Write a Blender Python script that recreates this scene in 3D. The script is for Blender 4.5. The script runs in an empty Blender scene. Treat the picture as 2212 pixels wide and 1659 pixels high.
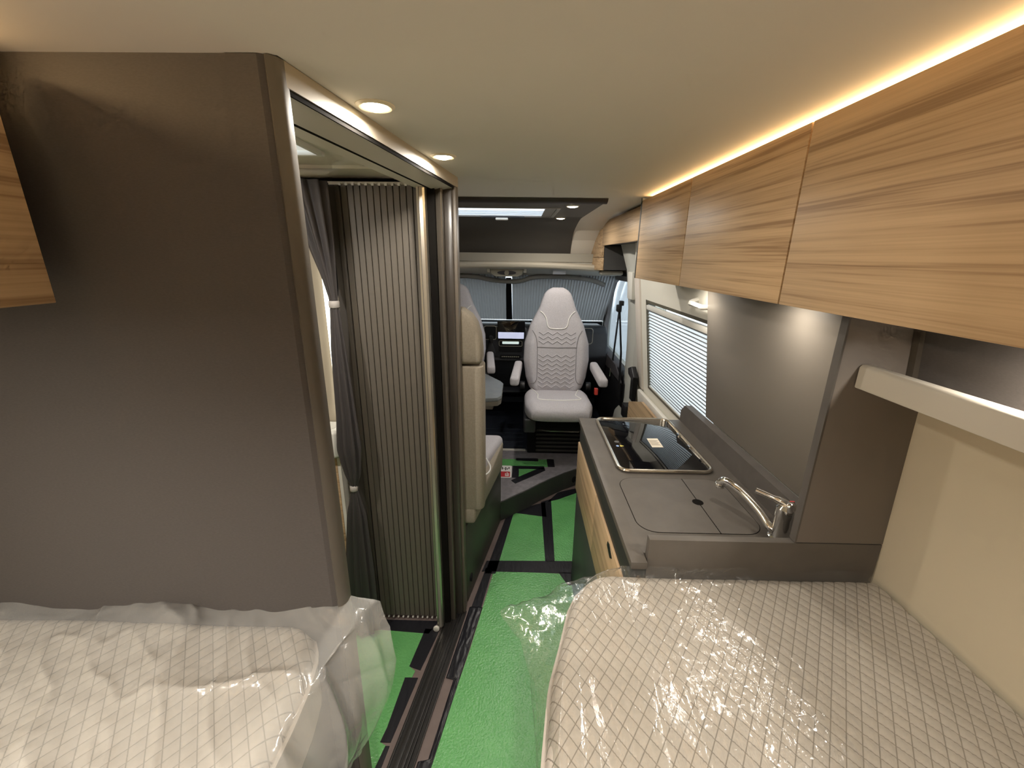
import bpy, bmesh, math, random
import numpy as np
from mathutils import Matrix, Vector, noise
random.seed(7)
S = bpy.context.scene
C = bpy.context.collection
PI = math.pi

# ------------------------------------------------------------------ camera
F_PX, CX, CY, ZC = 905.0, 1106.0, 829.5, 1.633
RM = np.array([[0.99972539, -0.01778722, 0.01525657],
               [0.01975821, 0.28974565, -0.95689972],
               [0.01260006, 0.95693839, 0.29001752]])
cam_d = bpy.data.cameras.new('camera'); cam = bpy.data.objects.new('camera', cam_d); C.objects.link(cam)
cam_d.sensor_fit = 'HORIZONTAL'; cam_d.sensor_width = 36.0; cam_d.lens = 36.0 * F_PX / 2212.0
cam_d.clip_start = 0.02
mw = Matrix([list(RM[i]) + [(0, 0, ZC)[i]] for i in range(3)] + [[0, 0, 0, 1]])
cam.matrix_world = mw
S.camera = cam

# ------------------------------------------------------------------ daylight outside, exposure
w = bpy.data.worlds.new('daylight'); S.world = w; w.use_nodes = True
bg = w.node_tree.nodes['Background']
bg.inputs[0].default_value = (0.87, 0.94, 1.0, 1); bg.inputs[1].default_value = 2.4
vs = S.view_settings
vs.view_transform = 'Standard'; vs.look = 'None'; vs.gamma = 1.0; vs.use_curve_mapping = False
vs.exposure = 0.12
try:
    S.cycles.max_bounces = 6; S.cycles.diffuse_bounces = 4; S.cycles.glossy_bounces = 3; S.cycles.transparent_max_bounces = 8
    S.cycles.use_adaptive_sampling = True; S.cycles.adaptive_threshold = 0.07; S.cycles.adaptive_min_samples = 12
    S.cycles.sample_clamp_indirect = 6.0; S.cycles.use_denoising = True
    S.cycles.caustics_reflective = False; S.cycles.caustics_refractive = False
except Exception:
    pass
WARM = (1.0, 0.93, 0.83); AMBER = (1.0, 0.69, 0.34)


def at(px, py, **k):
    """point of the place seen at this pixel on the plane X=, Y= or Z="""
    d = RM @ np.array([(px - CX) / F_PX, (CY - py) / F_PX, -1.0])
    (a, v), = k.items()
    i = 'XYZ'.index(a); c = np.array([0, 0, ZC])
    return tuple(c + d * (v - c[i]) / d[i])


# ------------------------------------------------------------------ materials
MATS = {}
def mat(name, col, rough=0.6, metal=0.0, spec=0.5, bump=None, var=None, coat=0.0):
    """bump=(scale, strength, stretch xyz) ; var=(scale, second colour, stretch xyz, sharp)"""
    if name in MATS: return MATS[name]
    m = bpy.data.materials.new(name); m.use_nodes = True
    nt = m.node_tree; b = nt.nodes['Principled BSDF']
    b.inputs['Base Color'].default_value = (*col, 1); b.inputs['Roughness'].default_value = rough
    b.inputs['Metallic'].default_value = metal; b.inputs['Specular IOR Level'].default_value = spec
    b.inputs['Coat Weight'].default_value = coat
    tc = None
    def nz(scale, st, detail=3.0):
        nonlocal tc
        if tc is None: tc = nt.nodes.new('ShaderNodeTexCoord')
        mp = nt.nodes.new('ShaderNodeMapping'); mp.inputs['Scale'].default_value = st
        nt.links.new(tc.outputs['Object'], mp.inputs['Vector'])
        n = nt.nodes.new('ShaderNodeTexNoise'); n.inputs['Scale'].default_value = scale; n.inputs['Detail'].default_value = detail
        nt.links.new(mp.outputs[0], n.inputs['Vector']); return n
    if var:
        n = nz(var[0], var[2] if len(var) > 2 else (1, 1, 1))
        r = nt.nodes.new('ShaderNodeValToRGB'); sh = var[3] if len(var) > 3 else 0.25
        r.color_ramp.elements[0].position = 0.5 - sh; r.color_ramp.elements[1].position = 0.5 + sh
        r.color_ramp.elements[0].color = (*col, 1); r.color_ramp.elements[1].color = (*var[1], 1)
        nt.links.new(n.outputs['Fac'], r.inputs[0]); nt.links.new(r.outputs[0], b.inputs['Base Color'])
    if bump:
        n = nz(bump[0], bump[2] if len(bump) > 2 else (1, 1, 1))
        bp = nt.nodes.new('ShaderNodeBump'); bp.inputs['Strength'].default_value = bump[1]; bp.inputs['Distance'].default_value = 0.004
        nt.links.new(n.outputs['Fac'], bp.inputs['Height']); nt.links.new(bp.outputs[0], b.inputs['Normal'])
    MATS[name] = m; return m

def emis(name, col, strength):
    if name in MATS: return MATS[name]
    m = bpy.data.materials.new(name); m.use_nodes = True; nt = m.node_tree
    b = nt.nodes['Principled BSDF']; b.inputs['Base Color'].default_value = (0.8, 0.8, 0.8, 1)
    b.inputs['Emission Color'].default_value = (*col, 1); b.inputs['Emission Strength'].default_value = strength
    MATS[name] = m; return m

def wood(name, c1, c2, along='Y', rough=0.45):
    m = bpy.data.materials.new(name); m.use_nodes = True; nt = m.node_tree; b = nt.nodes['Principled BSDF']
    b.inputs['Roughness'].default_value = rough; b.inputs['Specular IOR Level'].default_value = 0.35
    tc = nt.nodes.new('ShaderNodeTexCoord')
    def n(sc, st, det, dis=0.0):
        mp = nt.nodes.new('ShaderNodeMapping'); mp.inputs['Scale'].default_value = st
        nt.links.new(tc.outputs['Object'], mp.inputs['Vector'])
        t = nt.nodes.new('ShaderNodeTexNoise'); t.inputs['Scale'].default_value = sc; t.inputs['Detail'].default_value = det
        t.inputs['Distortion'].default_value = dis
        nt.links.new(mp.outputs[0], t.inputs['Vector']); return t
    i = 'XYZ'.index(along)
    st1 = [1, 1, 1]; st1[i] = 0.022
    st2 = [1, 1, 1]; st2[i] = 0.012
    a = n(52, st1, 4, 0.15); f = n(260, st2, 2)
    mx = nt.nodes.new('ShaderNodeMix'); mx.data_type = 'FLOAT'; mx.inputs[0].default_value = 0.38
    nt.links.new(a.outputs['Fac'], mx.inputs[2]); nt.links.new(f.outputs['Fac'], mx.inputs[3])
    r = nt.nodes.new('ShaderNodeValToRGB'); e = r.color_ramp.elements
    e[0].position = 0.38; e[0].color = (*c2, 1); e[1].position = 0.60; e[1].color = (*c1, 1)
    k = e.new(0.47); k.color = (*[(p * 0.65 + q * 0.35) for p, q in zip(c1, c2)], 1)
    nt.links.new(mx.outputs[0], r.inputs[0]); nt.links.new(r.outputs[0], b.inputs['Base Color'])
    bp = nt.nodes.new('ShaderNodeBump'); bp.inputs['Strength'].default_value = 0.12; bp.inputs['Distance'].default_value = 0.001
    nt.links.new(f.outputs['Fac'], bp.inputs['Height']); nt.links.new(bp.outputs[0], b.inputs['Normal'])
    MATS[name] = m; return m

def translucent(name, col, trans, tcol, clear=0.0):
    m = bpy.data.materials.new(name); m.use_nodes = True; nt = m.node_tree
    for nd in list(nt.nodes):
        if nd.type == 'BSDF_PRINCIPLED': nt.nodes.remove(nd)
    out = nt.nodes['Material Output']
    d = nt.nodes.new('ShaderNodeBsdfDiffuse'); d.inputs[0].default_value = (*col, 1)
    t = nt.nodes.new('ShaderNodeBsdfTranslucent'); t.inputs[0].default_value = (*tcol, 1)
    mx = nt.nodes.new('ShaderNodeMixShader'); mx.inputs[0].default_value = trans
    nt.links.new(d.outputs[0], mx.inputs[1]); nt.links.new(t.outputs[0], mx.inputs[2])
    last = mx
    if clear:
        tr = nt.nodes.new('ShaderNodeBsdfTransparent'); m2 = nt.nodes.new('ShaderNodeMixShader'); m2.inputs[0].default_value = clear
        nt.links.new(mx.outputs[0], m2.inputs[1]); nt.links.new(tr.outputs[0], m2.inputs[2]); last = m2
    nt.links.new(last.outputs[0], out.inputs['Surface']); MATS[name] = m; return m

def film(name, milk, gl_rough, tint, bsc, bst, stretch=(1, 1, 1), refl=0.06):
    """clear plastic sheet: see-through, a little milky, glossy and crinkled"""
    m = bpy.data.materials.new(name); m.use_nodes = True; nt = m.node_tree
    for nd in list(nt.nodes):
        if nd.type == 'BSDF_PRINCIPLED': nt.nodes.remove(nd)
    out = nt.nodes['Material Output']
    tr = nt.nodes.new('ShaderNodeBsdfTransparent'); tr.inputs[0].default_value = (*tint, 1)
    d = nt.nodes.new('ShaderNodeBsdfDiffuse'); d.inputs[0].default_value = (0.76, 0.75, 0.72, 1)
    g = nt.nodes.new('ShaderNodeBsdfGlossy'); g.inputs['Roughness'].default_value = gl_rough; g.inputs[0].default_value = (1, 1, 1, 1)
    tc = nt.nodes.new('ShaderNodeTexCoord'); mp = nt.nodes.new('ShaderNodeMapping'); mp.inputs['Scale'].default_value = stretch
    nt.links.new(tc.outputs['Object'], mp.inputs[0])
    n = nt.nodes.new('ShaderNodeTexNoise'); n.inputs['Scale'].default_value = bsc; n.inputs['Detail'].default_value = 4; n.inputs['Distortion'].default_value = 0.6
    nt.links.new(mp.outputs[0], n.inputs['Vector'])
    bp = nt.nodes.new('ShaderNodeBump'); bp.inputs['Strength'].default_value = bst; bp.inputs['Distance'].default_value = 0.01
    nt.links.new(n.outputs['Fac'], bp.inputs['Height']); nt.links.new(bp.outputs[0], g.inputs['Normal'])
    fr = nt.nodes.new('ShaderNodeLayerWeight'); fr.inputs[0].default_value = 0.5       # Schlick, alike from both sides of the sheet
    if bst > 0: nt.links.new(bp.outputs[0], fr.inputs['Normal'])
    f5 = nt.nodes.new('ShaderNodeMath'); f5.operation = 'POWER'; f5.inputs[1].default_value = 5.0; nt.links.new(fr.outputs['Facing'], f5.inputs[0])
    fm = nt.nodes.new('ShaderNodeMath'); fm.operation = 'MULTIPLY_ADD'; fm.inputs[1].default_value = 0.9; fm.inputs[2].default_value = refl
    fm.use_clamp = True; nt.links.new(f5.outputs[0], fm.inputs[0])
    m1 = nt.nodes.new('ShaderNodeMixShader'); m1.inputs[0].default_value = milk
    nt.links.new(tr.outputs[0], m1.inputs[1]); nt.links.new(d.outputs[0], m1.inputs[2])
    m2 = nt.nodes.new('ShaderNodeMixShader'); nt.links.new(fm.outputs[0], m2.inputs[0])
    nt.links.new(m1.outputs[0], m2.inputs[1]); nt.links.new(g.outputs[0], m2.inputs[2])
    nt.links.new(m2.outputs[0], out.inputs['Surface']); MATS[name] = m; return m

CEIL = mat('ceiling_skin', (0.76, 0.705, 0.63), 0.75)
CREAM = mat('cream_wall', (0.54, 0.465, 0.335), 0.6)
PANEL = mat('dark_textile_panel', (0.078, 0.069, 0.065), 0.7, spec=0.3, var=(180, (0.092, 0.082, 0.077), (1, 1, 3)))
PANEL_E = mat('panel_edge_profile', (0.30, 0.262, 0.205), 0.55, spec=0.4)
OAK = wood('light_oak', (0.60, 0.425, 0.255), (0.33, 0.21, 0.115), 'Y')
OAKX = wood('light_oak_cross', (0.60, 0.425, 0.255), (0.33, 0.21, 0.115), 'X')
STONE = mat('grey_brown_worktop', (0.090, 0.078, 0.066), 0.5, var=(14, (0.115, 0.100, 0.085)))
STONE_D = mat('dark_upstand', (0.085, 0.075, 0.066), 0.55, var=(16, (0.11, 0.098, 0.088)))
SPLASH = mat('satin_backsplash', (0.20, 0.176, 0.148), 0.42, spec=0.5)
DGREY = mat('dark_grey_laminate', (0.035, 0.036, 0.034), 0.5)
BLACK = mat('black_plastic', (0.010, 0.010, 0.012), 0.45)
BLACKM = mat('matt_black', (0.006, 0.006, 0.007), 0.8, spec=0.2)
FLOOR = mat('brown_vinyl', (0.14, 0.105, 0.095), 0.5, var=(20, (0.17, 0.13, 0.12)))
STEPV = mat('grey_vinyl', (0.15, 0.14, 0.155), 0.55, var=(30, (0.22, 0.205, 0.22)))
GREEN = mat('green_floor_film', (0.115, 0.36, 0.115), 0.27, spec=0.8, bump=(110, 0.7), var=(9, (0.135, 0.40, 0.13)))
TAPE = mat('black_tape', (0.012, 0.012, 0.016), 0.32, bump=(60, 0.5, (1, 0.3, 1)))
RAILM = mat('black_rail', (0.018, 0.017, 0.016), 0.35)
ALU = mat('brushed_aluminium', (0.62, 0.58, 0.50), 0.32, metal=0.9)
ALUW = mat('pale_profile', (0.60, 0.575, 0.52), 0.4)
CHROME = mat('chrome', (0.85, 0.84, 0.82), 0.07, metal=1.0)
SLAT = mat('tambour_slat', (0.125, 0.108, 0.088), 0.55)
GAP = mat('shadow_gap', (0.010, 0.009, 0.008), 0.9, spec=0.05)
WHITE = mat('white_plastic', (0.78, 0.76, 0.70), 0.4)
BATHW = mat('bath_white', (0.74, 0.70, 0.61), 0.45)
GREYW = mat('grey_white_trim', (0.50, 0.50, 0.46), 0.55)
SEATF = mat('grey_seat_fabric', (0.44, 0.42, 0.445), 0.95, spec=0.1, var=(160, (0.56, 0.535, 0.56)), bump=(420, 0.25))
BEIGEF = mat('beige_seat_fabric', (0.28, 0.245, 0.195), 0.95, spec=0.1, var=(160, (0.34, 0.30, 0.24)), bump=(420, 0.25))
PIPE = mat('white_piping', (0.85, 0.84, 0.80), 0.5)
CURT = mat('dark_curtain', (0.050, 0.044, 0.044), 0.6, spec=0.4)
BEIGE = mat('beige_liner', (0.52, 0.47, 0.38), 0.7)
LINER = mat('grey_headliner', (0.48, 0.46, 0.41), 0.85)
DLINER = mat('dark_roof_liner', (0.072, 0.064, 0.056), 0.75)
BROWN = mat('bed_base_brown', (0.055, 0.045, 0.036), 0.5)
GLASSB = mat('black_glass', (0.004, 0.004, 0.005), 0.03, spec=0.7)
LENS = emis('lamp_lens', (1.0, 0.86, 0.58), 22.0)
TIE = mat('grey_tie', (0.42, 0.39, 0.37), 0.5)


# ------------------------------------------------------------------ mesh helpers
class MB:
    def __init__(s): s.v = []; s.f = []
    def add(s, vs, fs):
        o = len(s.v); s.v += [tuple(map(float, p)) for p in vs]; s.f += [tuple(o + i for i in f) for f in fs]; return s
    def box(s, x0, x1, y0, y1, z0, z1):
        return s.add([(x0, y0, z0), (x1, y0, z0), (x1, y1, z0), (x0, y1, z0), (x0, y0, z1), (x1, y0, z1), (x1, y1, z1), (x0, y1, z1)],
                     [(0, 3, 2, 1), (4, 5, 6, 7), (0, 1, 5, 4), (1, 2, 6, 5), (2, 3, 7, 6), (3, 0, 4, 7)])
    def hexa(s, p):      # 8 points: bottom ring (ccw), top ring
        return s.add(p, [(0, 3, 2, 1), (4, 5, 6, 7), (0, 1, 5, 4), (1, 2, 6, 5), (2, 3, 7, 6), (3, 0, 4, 7)])
    def prism(s, poly, axis, a, b):
        n = len(poly)
        def mk(p, t):
            return {'X': (t, p[0], p[1]), 'Y': (p[0], t, p[1]), 'Z': (p[0], p[1], t)}[axis]
        vs = [mk(p, a) for p in poly] + [mk(p, b) for p in poly]
        fs = [tuple(range(n))[::-1], tuple(range(n, 2 * n))] + [(i, (i + 1) % n, n + (i + 1) % n, n + i) for i in range(n)]
        return s.add(vs, fs)
    def ringstack(s, rings, cap=True, closed=True):
        n = len(rings[0]); vs = [p for r in rings for p in r]; fs = []
        for k in range(len(rings) - 1):
            for i in range(n if closed else n - 1):
                j = (i + 1) % n
                fs.append((k * n + i, k * n + j, (k + 1) * n + j, (k + 1) * n + i))
        if cap: fs += [tuple(range(n))[::-1], tuple(range((len(rings) - 1) * n, len(rings) * n))]
        return s.add(vs, fs)
    def tube(s, path, r, n=8, closed=False):
        P = [Vector(p) for p in path]; rings = []; m = len(P)
        up = Vector((0, 0, 1)); prev = None
        for i, p in enumerate(P):
            if closed: t = P[(i + 1) % m] - P[i - 1]
            else: t = P[min(i + 1, m - 1)] - P[max(i - 1, 0)]
            t.normalize()
            a = prev if prev is not None else (up if abs(t.z) < 0.9 else Vector((1, 0, 0)))
            u = (a - t * a.dot(t)).normalized(); v = t.cross(u); prev = u
            rr = r[i] if isinstance(r, (list, tuple)) else r
            rings.append([p + (u * math.cos(2 * PI * k / n) + v * math.sin(2 * PI * k / n)) * rr for k in range(n)])
        if closed: rings.append(rings[0])
        return s.ringstack(rings, cap=not closed)
    def cyl(s, c, r, h, axis='Z', n=24, r2=None):
        r2 = r if r2 is None else r2; i = 'XYZ'.index(axis); rings = []
        for t, rr in ((0, r), (h, r2)):
            ring = []
            for k in range(n):
                a = 2 * PI * k / n; q = [0, 0, 0]; q[(i + 1) % 3] = rr * math.cos(a); q[(i + 2) % 3] = rr * math.sin(a); q[i] = t
                ring.append(tuple(c[j] + q[j] for j in range(3)))
            rings.append(ring)
        return s.ringstack(rings)
    def lathe(s, c, prof, n=28):          # prof: (r, z)
        return s.ringstack([[(c[0] + r * math.cos(2 * PI * k / n), c[1] + r * math.sin(2 * PI * k / n), c[2] + z) for k in range(n)] for r, z in prof])
    def grid(s, fn, nu, nv):
        vs = [fn(i / nu, j / nv) for j in range(nv + 1) for i in range(nu + 1)]
        fs = [(j * (nu + 1) + i, j * (nu + 1) + i + 1, (j + 1) * (nu + 1) + i + 1, (j + 1) * (nu + 1) + i) for j in range(nv) for i in range(nu)]
        return s.add(vs, fs)

def tagp(o, label=None, cat=None, group=None, kind=None):
    if label: o['label'] = label
    if cat: o['category'] = cat
    if group: o['group'] = group
    if kind: o['kind'] = kind
    return o

def origin(o):
    p = Vector((0, 0, 0))
    while o: p += o.location; o = o.parent
    return p

def obj(name, mb, m, parent=None, bev=0.0, seg=2, smooth=None, label=None, cat=None, group=None, kind=None, thick=0.0, autos=40):
    """one mesh object; points are given in the place's own coordinates"""
    off = origin(parent)
    me = bpy.data.meshes.new(name); me.from_pydata([(v[0] - off.x, v[1] - off.y, v[2] - off.z) for v in mb.v], [], mb.f)
    bm = bmesh.new(); bm.from_mesh(me)
    bmesh.ops.recalc_face_normals(bm, faces=bm.faces)
    if bev > 0:
        es = [e for e in bm.edges if len(e.link_faces) == 2 and e.calc_face_angle(0) > 0.5]
        bmesh.ops.bevel(bm, geom=es, offset=bev, segments=seg, profile=0.5, affect='EDGES', clamp_overlap=True)
    if smooth is None: smooth = bev > 0
    if smooth:
        lim = math.radians(autos)
        for f in bm.faces: f.smooth = True
        for e in bm.edges:
            if len(e.link_faces) == 2 and e.calc_face_angle(0) > lim: e.smooth = False
    bm.to_mesh(me); bm.free()
    o = bpy.data.objects.new(name, me); C.objects.link(o)
    if m: me.materials.append(m)
    if parent: o.parent = parent
    if thick:
        md = o.modifiers.new('thickness', 'SOLIDIFY'); md.thickness = thick; md.offset = 0
    return tagp(o, label, cat, group, kind)

def thing(name, label, cat, loc=(0, 0, 0), group=None):
    o = bpy.data.objects.new(name, None); C.objects.link(o); o.location = loc; o.empty_display_size = 0.05
    return tagp(o, label, cat, group)

def struct(name, mb, m, parent=None, label=None, **k):
    return obj(name, mb, m, parent, label=label, kind=None if parent else 'structure', **k)

def dup(root, loc, label=None, group=None):
    r = root.copy(); C.objects.link(r); r.location = loc
    if label: r['label'] = label
    if group: r['group'] = group
    for ch in list(root.children):
        c = ch.copy(); C.objects.link(c); c.parent = r
        for g in list(ch.children):
            d = g.copy(); C.objects.link(d); d.parent = c
    return r

def rrect(x0, x1, y0, y1, r, n=6):
    pts = []
    for cx, cy, a0 in ((x1 - r, y1 - r, 0), (x0 + r, y1 - r, 90), (x0 + r, y0 + r, 180), (x1 - r, y0 + r, 270)):
        for k in range(n + 1):
            a = math.radians(a0 + 90 * k / n); pts.append((cx + r * math.cos(a), cy + r * math.sin(a)))
    return pts

def area_lamp(name, parent, loc, power, col, size, size_y=None, rot=(0, 0, 0), spread=180, shape=None):
    d = bpy.data.lights.new(name, 'AREA'); d.energy = power; d.color = col; d.size = size; d.spread = math.radians(spread)
    if size_y: d.shape = 'RECTANGLE'; d.size_y = size_y
    else: d.shape = shape or 'DISK'
    o = bpy.data.objects.new(name, d); C.objects.link(o); off = origin(parent)
    o.location = Vector(loc) - off; o.rotation_euler = rot
    if parent: o.parent = parent
    return o

def fbm(x, y, z=0.0, oct=3):
    return noise.fractal((x, y, z), 1.0, 2.0, oct)
def ridge(x, y, z=0.0):
    return (1 - abs(noise.noise((x, y, z)))) ** 4

# ------------------------------------------------------------------ the shell of the van
def xw(z): return 0.800 - 0.129 * (max(z, 0.6) - 1.03)           # right side wall leans inwards
def xr(z): return 0.897 - 0.04 * (max(z, 0.6) - 0.97) if z < 1.36 else 0.881 - 0.14 * (z - 1.36)
def lean(mb, fx, y0, y1, z0, z1, off=0.0, th=0.10, n=1):
    for k in range(n):
        a, b = z0 + (z1 - z0) * k / n, z0 + (z1 - z0) * (k + 1) / n
        xa, xb = fx(a) + off, fx(b) + off
        mb.hexa([(xa, y0, a), (xa + th, y0, a), (xa + th, y1, a), (xa, y1, a), (xb, y0, b), (xb + th, y0, b), (xb + th, y1, b), (xb, y1, b)])
    return mb

struct('floor', MB().box(-1.15, 1.05, -1.55, 4.3, -0.06, 0.0), FLOOR)
# raised floor with a curved edge towards the aisle
edge = [(-0.30, 2.18), (-0.19, 2.265), (-0.081, 2.357), (0.0, 2.43), (0.072, 2.492), (0.155, 2.575), (0.242, 2.653), (0.34, 2.735), (0.445, 2.805), (0.56, 2.87), (0.70, 2.92), (0.95, 2.94)]
rf = struct('raised_floor', MB().prism([(-1.1, 2.18)] + edge + [(0.95, 3.10), (-1.1, 3.10)], 'Z', 0.0, 0.140), STEPV,
            label='raised grey vinyl floor with a curved front edge', bev=0.003)
obj('riser', MB().ringstack([[(x + 0.000, y - 0.006, z) for z in (0.002, 0.136)] for x, y in edge], cap=False, closed=False), DGREY, rf, thick=0.006)
struct('floor_cab', MB().box(-1.10, 0.95, 3.10, 4.3, 0.0, 0.128), mat('cab_rubber_mat', (0.018, 0.022, 0.032), 0.45, bump=(40, 0.5)), label='dark blue-black rubber cab floor')

cm = MB()
cm.box(-1.12, 1.0, -1.55, 0.69, 1.90, 1.96)
cm.prism([(-0.347, 0.69), (1.0, 0.69), (1.0, 1.622), (-0.23, 1.622)], 'Z', 1.90, 1.96)
cm.box(-1.12, 1.0, 1.622, 2.40, 1.90, 1.96); cm.box(-1.12, -0.70, 2.40, 2.91, 1.90, 1.96); cm.box(0.20, 1.0, 2.40, 2.91, 1.90, 1.96)
cprof = [(2.91, 1.90), (3.02, 1.895), (3.19, 1.872), (3.37, 1.832), (3.46, 1.765), (3.545, 1.665), (3.60, 1.665), (3.60, 1.96), (2.91, 1.96)]
cm.prism(cprof, 'X', -1.12, 1.0)
struct('ceiling', cm, CEIL, smooth=False)

wl = MB().box(-1.18, -1.10, -1.55, 4.3, 0.0, 1.96)
struct('wall_left', wl, CREAM)
struct('wall_rear', MB().box(-1.12, 1.0, -1.60, -1.50, 0.0, 1.96), CREAM)
wr = MB(); lean(wr, xr, -1.55, 0.893, 0.0, 1.36, n=2); lean(wr, xr, -1.55, 0.893, 1.36, 1.96, th=0.2)
wr.box(0.9, 1.05, -1.55, 0.9, 0, 1.96)
struct('wall_right', wr, CREAM)
# kitchen side and sliding door panel, with the window hole y 1.66..2.55, z 0.85..1.40
wk = MB()
lean(wk, xw, 0.893, 1.62, 0.0, 0.6); lean(wk, xw, 0.893, 1.62, 0.6, 1.96)
lean(wk, xw, 1.62, 2.76, 0.0, 0.6); lean(wk, xw, 1.62, 2.76, 0.6, 0.85); lean(wk, xw, 1.62, 2.76, 1.40, 1.96, th=0.2)
lean(wk, xw, 2.55, 2.76, 0.85, 1.40)
sd = struct('wall_kitchen_side', wk, mat('door_liner', (0.80, 0.77, 0.68), 0.55), label='cream sliding door liner around the kitchen window')
# lower bulge of the door liner and rounded front edge strip
bl = MB(); lean(bl, xw, 1.9, 2.70, 0.60, 0.80, off=-0.035, th=0.03); obj('sill_moulding', bl, WHITE, sd, bev=0.012)
es = MB(); lean(es, xw, 2.66, 2.77, 0.80, 1.52, off=-0.012, th=0.03); obj('edge_strip', es, mat('pink_cream', (0.66, 0.60, 0.54), 0.55), sd, bev=0.01)

# ------------------------------------------------------------------ kitchen window with pleated blind
win = tagp(thing('window_1', 'kitchen window frame with glass behind the white pleated blind', None, (0.79, 2.1, 1.1)), kind='structure')
fm = MB()
for (a, b, c, d) in ((1.62, 2.55, 0.85, 0.868), (1.62, 2.55, 1.385, 1.40), (2.532, 2.55, 0.85, 1.40)): lean(fm, xw, a, b, c, d, off=-0.002, th=0.05)
obj('frame', fm, mat('dark_olive_seal', (0.10, 0.09, 0.06), 0.5), win)
fm = MB(); lean(fm, xw, 1.62, 2.53, 1.345, 1.372, off=-0.006, th=0.02); obj('head_rail', fm, WHITE, win, bev=0.003)
GLASS = film('window_glass', 0.0, 0.02, (0.93, 0.96, 0.97), 3, 0.0)
gp = MB(); lean(gp, xw, 1.62, 2.54, 0.86, 1.39, off=0.06, th=0.006); obj('pane', gp, GLASS, win)
BLIND = translucent('white_blind', (0.80, 0.80, 0.78), 0.6, (0.93, 0.94, 0.95))
pv = []; NP = 28
for k in range(2 * NP + 1):
    z = 0.872 + (1.376 - 0.872) * k / (2 * NP); x = xw(z) + 0.004 + (0.007 if k % 2 else 0.0)
    pv.append([(x, 1.63, z), (x, 2.528, z)])
wb = thing('pleated_blind', 'white pleated blind lowered over the kitchen window', 'blind', (0.80, 2.1, 0.86))
obj('pleats', MB().ringstack(pv, cap=False, closed=False), BLIND, wb, kind='stuff')
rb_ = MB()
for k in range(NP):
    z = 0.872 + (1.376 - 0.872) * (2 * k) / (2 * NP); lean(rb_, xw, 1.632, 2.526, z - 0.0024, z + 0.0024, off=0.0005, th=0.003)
obj('pleat_shading', rb_, translucent('fold_shading', (0.42, 0.43, 0.44), 0.5, (0.3, 0.32, 0.34)), wb, kind='stuff')  # grey bars stand in for the shading between the pleats
bb = MB(); lean(bb, xw, 1.63, 2.528, 0.862, 0.874, off=-0.002, th=0.02); obj('bottom_bar', bb, WHITE, wb)
# grab handle above the window
gh = thing('grab_handle', 'cream plastic grab handle above the kitchen window', 'handle', (xw(1.46) - 0.03, 2.02, 1.46))
h0 = at(1488, 654, X=xw(1.45) - 0.045); h1 = at(1510, 664, X=xw(1.45) - 0.045)
p0, p1 = Vector(h0), Vector(h1)
w0, w1 = p0 + Vector((0.05, 0.02, 0.012)), p1 + Vector((0.05, -0.004, 0.0))
obj('grip', MB().tube([w0, p0 + Vector((0.01, 0, 0.004)), p0 + Vector((0, -0.02, 0)), p1 + Vector((0.01, 0, 0)), w1], 0.011, 8), WHITE, gh, smooth=True)
obj('mounting_foot', MB().cyl(w0, 0.016, 0.02, 'X', 12), WHITE, gh)
obj('mounting_foot', MB().cyl(w1, 0.016, 0.02, 'X', 12), WHITE, gh)

# ------------------------------------------------------------------ bathroom: rear partition, opening, tambour door
pr = MB()
arc = [(-0.385 + 0.045 * math.sin(a), 0.730 - 0.045 * math.cos(a)) for a in np.linspace(0, PI / 2, 7)]
fp = struct('wall_bathroom_rear', MB().box(-1.10, -0.416, 0.684, 0.716, 0.0, 1.90), PANEL, label='dark brown textile partition facing the beds')
# rounded corner profile along the free edge of the partition
cp = [(-0.4165, 0.6815), (-0.372, 0.6815), (-0.364, 0.686), (-0.364, 0.712), (-0.4165, 0.712)]
obj('corner_profile', MB().prism(cp, 'Z', 0.0, 1.899), PANEL, fp)
obj('edge_strip', MB().prism([(-0.364, 0.686), (-0.360, 0.682), (-0.354, 0.685), (-0.348, 0.692), (-0.346, 0.699), (-0.346, 0.712), (-0.364, 0.712)], 'Z', 0.0, 1.899), mat('edge_strip_brown', (0.105, 0.092, 0.075), 0.5), fp, smooth=True, label='paler brown rounded edge strip')

def lx(y): return -0.347 + (y - 0.698) * 0.1276          # line of the bathroom front, slightly oblique
def lint(mb, prof, y0, y1, n=10):
    return mb.ringstack([[(lx(y) + p[0], y, p[1]) for p in prof] for y in np.linspace(y0, y1, n)])
lt = struct('trim_1', lint(MB(), [(0, 1.90), (0.0, 1.8665), (-0.03, 1.8665), (-0.03, 1.90)], 0.705, 1.63), PANEL_E, label='beige lintel above the bathroom opening')
obj('door_track', lint(MB(), [(-0.006, 1.8664), (-0.006, 1.860), (-0.066, 1.850), (-0.068, 1.8664)], 0.705, 1.585), ALUW, lt)
obj('shadow_line', lint(MB(), [(-0.003, 1.8664), (-0.003, 1.8588), (-0.0062, 1.8588), (-0.0062, 1.8664)], 0.705, 1.585), GAP, lt)
obj('track_slot', lint(MB(), [(-0.069, 1.868), (-0.069, 1.851), (-0.078, 1.851), (-0.078, 1.868)], 0.705, 1.56), GAP, lt)
obj('inner_profile', lint(MB(), [(-0.079, 1.872), (-0.079, 1.852), (-0.115, 1.850), (-0.12, 1.90), (-0.079, 1.90)], 0.705, 1.53), BATHW, lt)

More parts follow.
